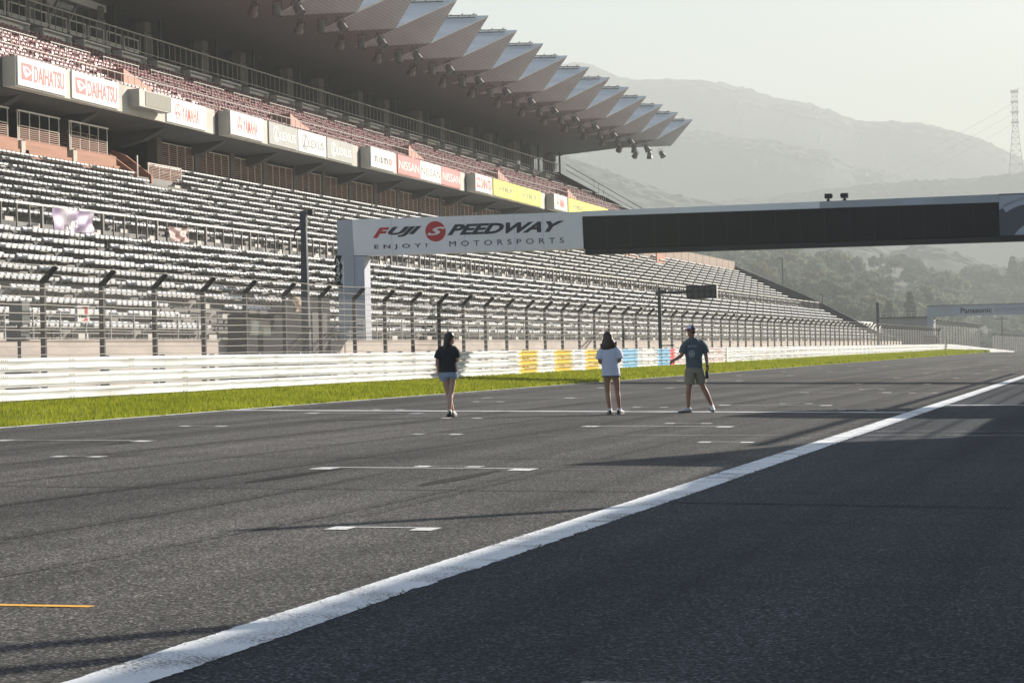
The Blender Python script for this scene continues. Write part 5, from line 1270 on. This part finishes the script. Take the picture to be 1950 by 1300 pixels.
def person(loc, label, J, rad, skin, face):
    """J: joints. face: unit direction the face looks."""
    t = thing("person", label, "person", loc, R(12.73))
    fd = Vector(face).normalized(); sd = fd.cross(Vector((0, 0, 1))).normalized(); hc = Vector(J['head'])
    N = {'pelvis': (J['pelvis'], rad['pelvis']), 'waist': (J['waist'], rad['waist']), 'chest': (J['chest'], rad['chest']), 'collar': (J['collar'], rad['collar']),
         'neck': (J['neck'], .052), 'jaw': (tuple(hc - Vector((0, 0, .065)) + fd * .012), (.066, .070)), 'head': (tuple(hc + Vector((0, 0, .015))), (.078, .090)), 'top': (tuple(hc + Vector((0, 0, .085))), (.055, .062))}
    E = [('pelvis', 'waist'), ('waist', 'chest'), ('chest', 'collar'), ('collar', 'neck'), ('neck', 'jaw'), ('jaw', 'head'), ('head', 'top')]
    N['nose'] = (tuple(hc + fd * .098 - Vector((0, 0, .015))), .014); N['chin'] = (tuple(hc + fd * .070 - Vector((0, 0, .105))), .026); E += [('head', 'nose'), ('jaw', 'chin')]
    for s_, q in ((1, 'a'), (-1, 'b')):
        N['ear' + q] = (tuple(hc + sd * s_ * .083 - fd * .01), .016); E.append(('head', 'ear' + q))
    for q in 'lr':
        for a, b in (('shoulder', .062), ('elbow', .043), ('wrist', .029)): N[q + a] = (J[q + a], rad.get(a, b))
        for a, b in (('hip', .090), ('knee', .056), ('calf', .058), ('ankle', .037), ('toe', .034)): N[q + a] = (J[q + a], rad.get(a, b))
        E += [('chest', q + 'shoulder'), (q + 'shoulder', q + 'elbow'), (q + 'elbow', q + 'wrist'), ('pelvis', q + 'hip'), (q + 'hip', q + 'knee'), (q + 'knee', q + 'calf'), (q + 'calf', q + 'ankle'), (q + 'ankle', q + 'toe')]
        d = Vector(J[q + 'wrist']) - Vector(J[q + 'elbow']); hand(N, E, q, J[q + 'wrist'], J.get(q + 'hand', tuple(d)), J.get(q + 'side', (0, 1, 0)), J.get(q + 'curl', (0, .4, -.3)))
    link("body", body(N, E, "body", skin), t)
    ey = MB()
    for s_ in (1, -1): p = hc + fd * .082 + sd * s_ * .032 + Vector((0, 0, .012)); ey.add(*(lambda m: (m.v, m.f))(ellipsoid(p, (.011, .011, .008), 8, 5)))
    ey.build("eyes", M['black'], t)
    mo = hc + fd * .082 - Vector((0, 0, .058)); ellipsoid(mo, (.020, .020, .006), 8, 5).build("mouth", M['red_txt'], t)
    return t
def shoe(t, ank, toe, m=None, w_=.046):
    a = Vector(ank); b = Vector(toe); d = (b - a); fl = Vector((d.x, d.y, 0)).normalized(); up = Vector((0, 0, 1))
    heel = Vector((a.x, a.y, 0)) - fl * .06; zl = min(a.z - .075, .3); tip = b + fl * .07
    h0 = Vector((heel.x, heel.y, max(.0, a.z - .085))); t0 = Vector((tip.x, tip.y, max(.0, b.z - .03)))
    rings = []
    for f_, wd, ht in ((0, .6, .075), (.08, .95, .10), (.25, 1, .105), (.45, .98, .085), (.7, 1.08, .062), (.9, .9, .048), (1, .45, .03)):
        c = h0 + (t0 - h0) * f_ + up * (ht / 2 + .018); rings.append((c, w_ * wd, ht / 2, (t0 - h0)))
    fix = []
    mb = MB(); P = []; sd = fl.cross(up); ax = (t0 - h0).normalized(); nu = sd.cross(ax).normalized()
    for c, rx, ry, _ in rings: P.append([tuple(c + sd * rx * math.cos(2 * math.pi * k / 12) + nu * ry * math.sin(2 * math.pi * k / 12)) for k in range(13)])
    mb.grid(P); mb.build("shoe", M['shoe'], t, smooth=True)
    so_ = MB(); Q = []
    for c, rx, ry, _ in rings: cc = c - nu * ry; Q.append([tuple(cc + sd * rx * 1.06 * math.cos(2 * math.pi * k / 12) + nu * (.012 if math.sin(2 * math.pi * k / 12) > 0 else -.012)) for k in range(13)])
    so_.grid(Q); so_.build("sole", M['sole'] if m is None else m, t.children[-1])

# woman in black walking away
J = dict(pelvis=(-.03, 0, .90), waist=(-.035, .0, 1.05), chest=(-.045, .0, 1.24), collar=(-.04, .0, 1.36), neck=(-.02, 0, 1.44), head=(.02, .01, 1.555),
  lshoulder=(-.19, 0, 1.345), lelbow=(-.25, -.01, 1.09), lwrist=(-.225, .08, .87), rshoulder=(.115, 0, 1.355), relbow=(.150, -.02, 1.11), rwrist=(.10, .20, 1.10),
  lhip=(-.105, 0, .84), lknee=(-.055, .10, .48), lcalf=(-.025, .07, .36), lankle=(.035, .06, .10), ltoe=(.065, .18, .03),
  rhip=(.055, 0, .84), rknee=(.01, .03, .47), rcalf=(-.015, -.06, .36), rankle=(-.025, -.12, .13), rtoe=(-.04, -.01, .035), rside=(0, 0, 1), rcurl=(-.5, .2, -.2), lside=(0, 1, 0), lcurl=(.5, .2, -.2))
rad = dict(pelvis=(.12, .10), waist=(.10, .08), chest=(.11, .085), collar=(.065, .05), shoulder=.045)
pw = person((-12.98, 51.9, .262), "woman in black t-shirt and light denim shorts walking away, looking right", J, rad, M['skin'], (.93, .28, -.03))
sh = loft([((-.035, 0, .885), .185, .130, None), ((-.03, 0, .95), .180, .128, None), ((-.04, 0, 1.08), .168, .118, None), ((-.05, 0, 1.22), .178, .122, None), ((-.045, 0, 1.32), .175, .105, None), ((-.035, 0, 1.385), .125, .085, None), ((-.025, 0, 1.43), .070, .066, None)], 18)
sh = merge(sh, limb([(-.06, 0, 1.36), (-.15, 0, 1.335), (-.205, 0, 1.26), (-.245, -.005, 1.15)], [.045, .068, .077, .076]), limb([(-.01, 0, 1.365), (.075, 0, 1.34), (.122, 0, 1.27), (.150, -.015, 1.16)], [.045, .068, .077, .076]))
sh.build("shirt", M['shirt_black'], pw, smooth=True)
so2 = merge(loft([((-.03, 0, .94), .155, .115, None), ((-.03, 0, .86), .172, .130, None), ((-.03, 0, .79), .176, .125, None)], 18), limb([(-.115, .0, .86), (-.105, .02, .725)], [.098, .095]), limb([(.062, 0, .86), (.055, .0, .765)], [.098, .100]))
so2.build("shorts", M['denim'], pw, smooth=True)
hr = merge(ellipsoid((.005, -.01, 1.585), (.092, .095, .095), 14, 9, 6), loft([((-.012, -.03, 1.62), .085, .075, None), ((-.03, -.045, 1.52), .080, .060, None), ((-.06, -.07, 1.42), .062, .042, None), ((-.085, -.085, 1.33), .035, .03, None)], 12))
hr.build("hair", M['hair'], pw, smooth=True)
shoe(pw, J['lankle'], J['ltoe']); shoe(pw, J['rankle'], J['rtoe'])

# woman in white standing with her back to us
J = dict(pelvis=(-.06, 0, .86), waist=(-.07, 0, 1.02), chest=(-.08, 0, 1.22), collar=(-.09, 0, 1.36), neck=(-.10, 0, 1.45), head=(-.105, .015, 1.57),
  lshoulder=(-.25, 0, 1.335), lelbow=(-.285, -.03, 1.06), lwrist=(-.18, .20, 1.03), rshoulder=(.085, 0, 1.335), relbow=(.130, -.03, 1.08), rwrist=(.03, .20, 1.05),
  lhip=(-.150, 0, .80), lknee=(-.130, .03, .45), lcalf=(-.125, -.01, .34), lankle=(-.095, -.02, .085), ltoe=(-.10, .11, .03),
  rhip=(.040, 0, .80), rknee=(.065, .02, .45), rcalf=(.075, -.015, .34), rankle=(.095, .01, .085), rtoe=(.145, .12, .03), lside=(0, 0, 1), rside=(0, 0, 1), lcurl=(.4, .1, -.2), rcurl=(-.4, .1, -.2))
pm_ = person((-10.2, 54.45, .204), "woman in oversized white t-shirt standing with her back to the camera", J, rad, M['skin_tan'], (.12, .99, -.05))
sh = loft([((-.055, 0, .785), .190, .135, None), ((-.06, 0, .90), .183, .132, None), ((-.075, 0, 1.06), .172, .122, None), ((-.085, 0, 1.21), .182, .125, None), ((-.085, 0, 1.31), .180, .105, None), ((-.09, 0, 1.385), .130, .085, None), ((-.095, 0, 1.44), .072, .066, None)], 18)
sh = merge(sh, limb([(-.11, 0, 1.37), (-.20, 0, 1.335), (-.258, 0, 1.25), (-.288, -.02, 1.12)], [.045, .070, .080, .084]), limb([(-.06, 0, 1.37), (.035, 0, 1.335), (.095, 0, 1.25), (.128, -.02, 1.13)], [.045, .070, .080, .084]))
sh.build("shirt", M['shirt_white'], pm_, smooth=True)
merge(loft([((-.06, 0, .88), .15, .11, None), ((-.06, 0, .80), .172, .125, None), ((-.06, 0, .775), .174, .122, None)], 18), limb([(-.150, 0, .82), (-.148, 0, .762)], [.093, .092]), limb([(.042, 0, .82), (.042, 0, .762)], [.093, .092])).build("shorts", M['shorts_navy'], pm_, smooth=True)
hr = merge(ellipsoid((-.105, 0, 1.595), (.093, .096, .098), 14, 9, 6), loft([((-.108, -.02, 1.63), .088, .080, None), ((-.105, -.035, 1.53), .105, .072, None), ((-.095, -.05, 1.43), .145, .065, None), ((-.10, -.06, 1.36), .155, .05, None), ((-.12, -.07, 1.315), .10, .035, None)], 14),
  limb([(-.22, -.04, 1.42), (-.245, -.06, 1.34)], [.05, .018]), limb([(.03, -.03, 1.46), (.055, -.02, 1.38)], [.05, .016]))
hr.build("hair", M['hair_brown'], pm_, smooth=True)
shoe(pm_, J['lankle'], J['ltoe']); shoe(pm_, J['rankle'], J['rtoe'])
for q in 'lr': a = J[q + 'ankle']; limb([(a[0], a[1], a[2] - .01), (a[0], a[1], a[2] + .045)], [.046, .044]).build("sock", M['cap_white'], pm_, smooth=True)

# man in a cap striding to the left
J = dict(pelvis=(-.02, 0, .95), waist=(-.03, 0, 1.10), chest=(-.02, 0, 1.33), collar=(-.03, 0, 1.48), neck=(-.05, 0, 1.57), head=(-.065, -.01, 1.69),
  lshoulder=(-.205, -.02, 1.455), lelbow=(-.275, -.06, 1.19), lwrist=(-.425, -.12, 1.105), rshoulder=(.175, .02, 1.455), relbow=(.235, .05, 1.17), rwrist=(.255, .0, .93),
  lhip=(-.105, -.02, .90), lknee=(-.137, -.03, .52), lcalf=(-.148, .0, .39), lankle=(-.160, .02, .09), ltoe=(-.31, -.02, .03),
  rhip=(.065, .02, .90), rknee=(.150, .03, .53), rcalf=(.215, .05, .41), rankle=(.325, .06, .15), rtoe=(.335, -.06, .035), lside=(0, 0, 1), lcurl=(.2, -.3, -.2), rside=(0, 1, 0), rcurl=(-.5, -.2, 0), rhand=(0, 0, -1))
rad = dict(pelvis=(.13, .10), waist=(.12, .09), chest=(.13, .09), collar=(.075, .055), shoulder=.050, elbow=.048, wrist=.034, hip=.095, knee=.062, calf=.066, ankle=.042)
pn = person((-8.75, 55.85, .175), "man in red white and navy cap, slate t-shirt and khaki shorts striding left", J, rad, M['skin_tan'], (-.90, -.42, 0))
sh = loft([((-.015, 0, .885), .172, .130, None), ((-.02, 0, .98), .172, .132, None), ((-.025, 0, 1.12), .170, .128, None), ((-.02, 0, 1.29), .198, .135, None), ((-.015, 0, 1.41), .205, .118, None), ((-.03, 0, 1.49), .145, .092, None), ((-.045, 0, 1.55), .075, .070, None)], 18)
sh = merge(sh, limb([(-.06, -.01, 1.48), (-.155, -.02, 1.44), (-.222, -.03, 1.35), (-.262, -.055, 1.24)], [.048, .074, .084, .084]), limb([(.0, .01, 1.48), (.12, .02, 1.445), (.19, .03, 1.355), (.228, .048, 1.23)], [.048, .074, .084, .084]))
sh.build("shirt", M['shirt_slate'], pn, smooth=True)
me = fit(text_mesh("BUFFALO", None, .02), -.155, .035, 1.355, 1.395); me.materials.clear(); me.materials.append(M['gantry_grey2'])
link("lettering", to_front(me, -.140), pn)
me = join("emblem", [ring2d(-.075, 1.22, .062, .072, .02, 20, .006).mesh("e", None), disc2d(-.075, 1.22, .03, .035, 12, .006).mesh("e", None)]); me.materials.clear(); me.materials.append(M['gantry_grey']); link("emblem", to_front(me, -.139), pn)
merge(loft([((-.02, 0, .99), .150, .120, None), ((-.02, 0, .90), .176, .135, None), ((-.02, 0, .82), .185, .130, None)], 18), limb([(-.105, -.02, .90), (-.122, -.03, .72), (-.132, -.03, .585)], [.112, .108, .106]), limb([(.068, .02, .90), (.10, .03, .72), (.128, .03, .60)], [.112, .110, .108])).build("shorts", M['shorts_khaki'], pn, smooth=True)
cap = thing_cap = MB()
fd = Vector((-.90, -.42, 0)).normalized()
ellipsoid((-.065, -.01, 1.715), (.098, .104, .105), 16, 10, 5).build("cap", M['cap_navy'], pn, smooth=True)
c_ = pn.children[-1]
P = []
for i in range(7):
    row = []
    for k in range(9):
        a = math.atan2(fd.y, fd.x) + R(-62 + 124 * k / 8); el = R(12 + 66 * i / 6); row.append((-.065 + .101 * math.cos(a) * math.cos(el), -.01 + .107 * math.sin(a) * math.cos(el), 1.715 + .108 * math.sin(el)))
    P.append(row)
MB().grid(P).build("front_panel", M['cap_white'], c_, smooth=True)
P = []
for i in range(5):
    row = []
    for k in range(9):
        a = math.atan2(fd.y, fd.x) + R(-70 + 140 * k / 8); rr = .100 + (.085 * math.cos(R(-70 + 140 * k / 8)) + .004) * i / 4; row.append((-.065 + rr * math.cos(a), -.01 + rr * math.sin(a), 1.728 - .012 * i / 4 - .02 * abs(k - 4) / 4 * i / 4))
    P.append(row)
mb = MB().grid(P); mb.grid([[(x, y, z - .006) for x, y, z in r_] for r_ in P]); mb.build("brim", M['cap_red'], c_, smooth=True)
ellipsoid((-.055, .0, 1.665), (.080, .086, .060), 14, 8).build("hair", M['hair'], pn, smooth=True)
limb([(.254, .004, .965), (.256, .0, .94)], [.040, .040]).build("watch", M['black'], pn, smooth=True)
shoe(pn, J['lankle'], J['ltoe'], None, .050); shoe(pn, J['rankle'], J['rtoe'], None, .050)
b_ = loft([((0, 0, -.10), .030, .030, None), ((0, 0, -.09), .036, .036, None), ((0, 0, .04), .036, .036, None), ((0, 0, .075), .018, .018, None), ((0, 0, .10), .018, .018, None)], 12).build("drink_bottle", M['black'], None, smooth=True)
b_.location = (-8.75 + .235 * .9754 - (-.02) * .2204, 55.85 + .235 * .2204 + (-.02) * .9754, .175 + .80)
tag(b_, "dark bottle held down in the striding man's hand", "bottle")

# ------------------------------------------------------------------ haze
mh = bpy.data.materials.new("haze"); mh.use_nodes = True; nt = mh.node_tree; nt.nodes.clear()
o_ = nt.nodes.new("ShaderNodeOutputMaterial"); pv = nt.nodes.new("ShaderNodeVolumePrincipled")
pv.inputs["Color"].default_value = (0.62, 0.65, 0.648, 1); pv.inputs["Density"].default_value = 0.00036; pv.inputs["Anisotropy"].default_value = 0.1
nt.links.new(pv.outputs[0], o_.inputs["Volume"])
hz = MB().box((-3050, -100, -15.5), (3050, 5900, 540)).build("haze", mh)
tag(hz, "pale morning haze filling the valley", "haze", kind="stuff")
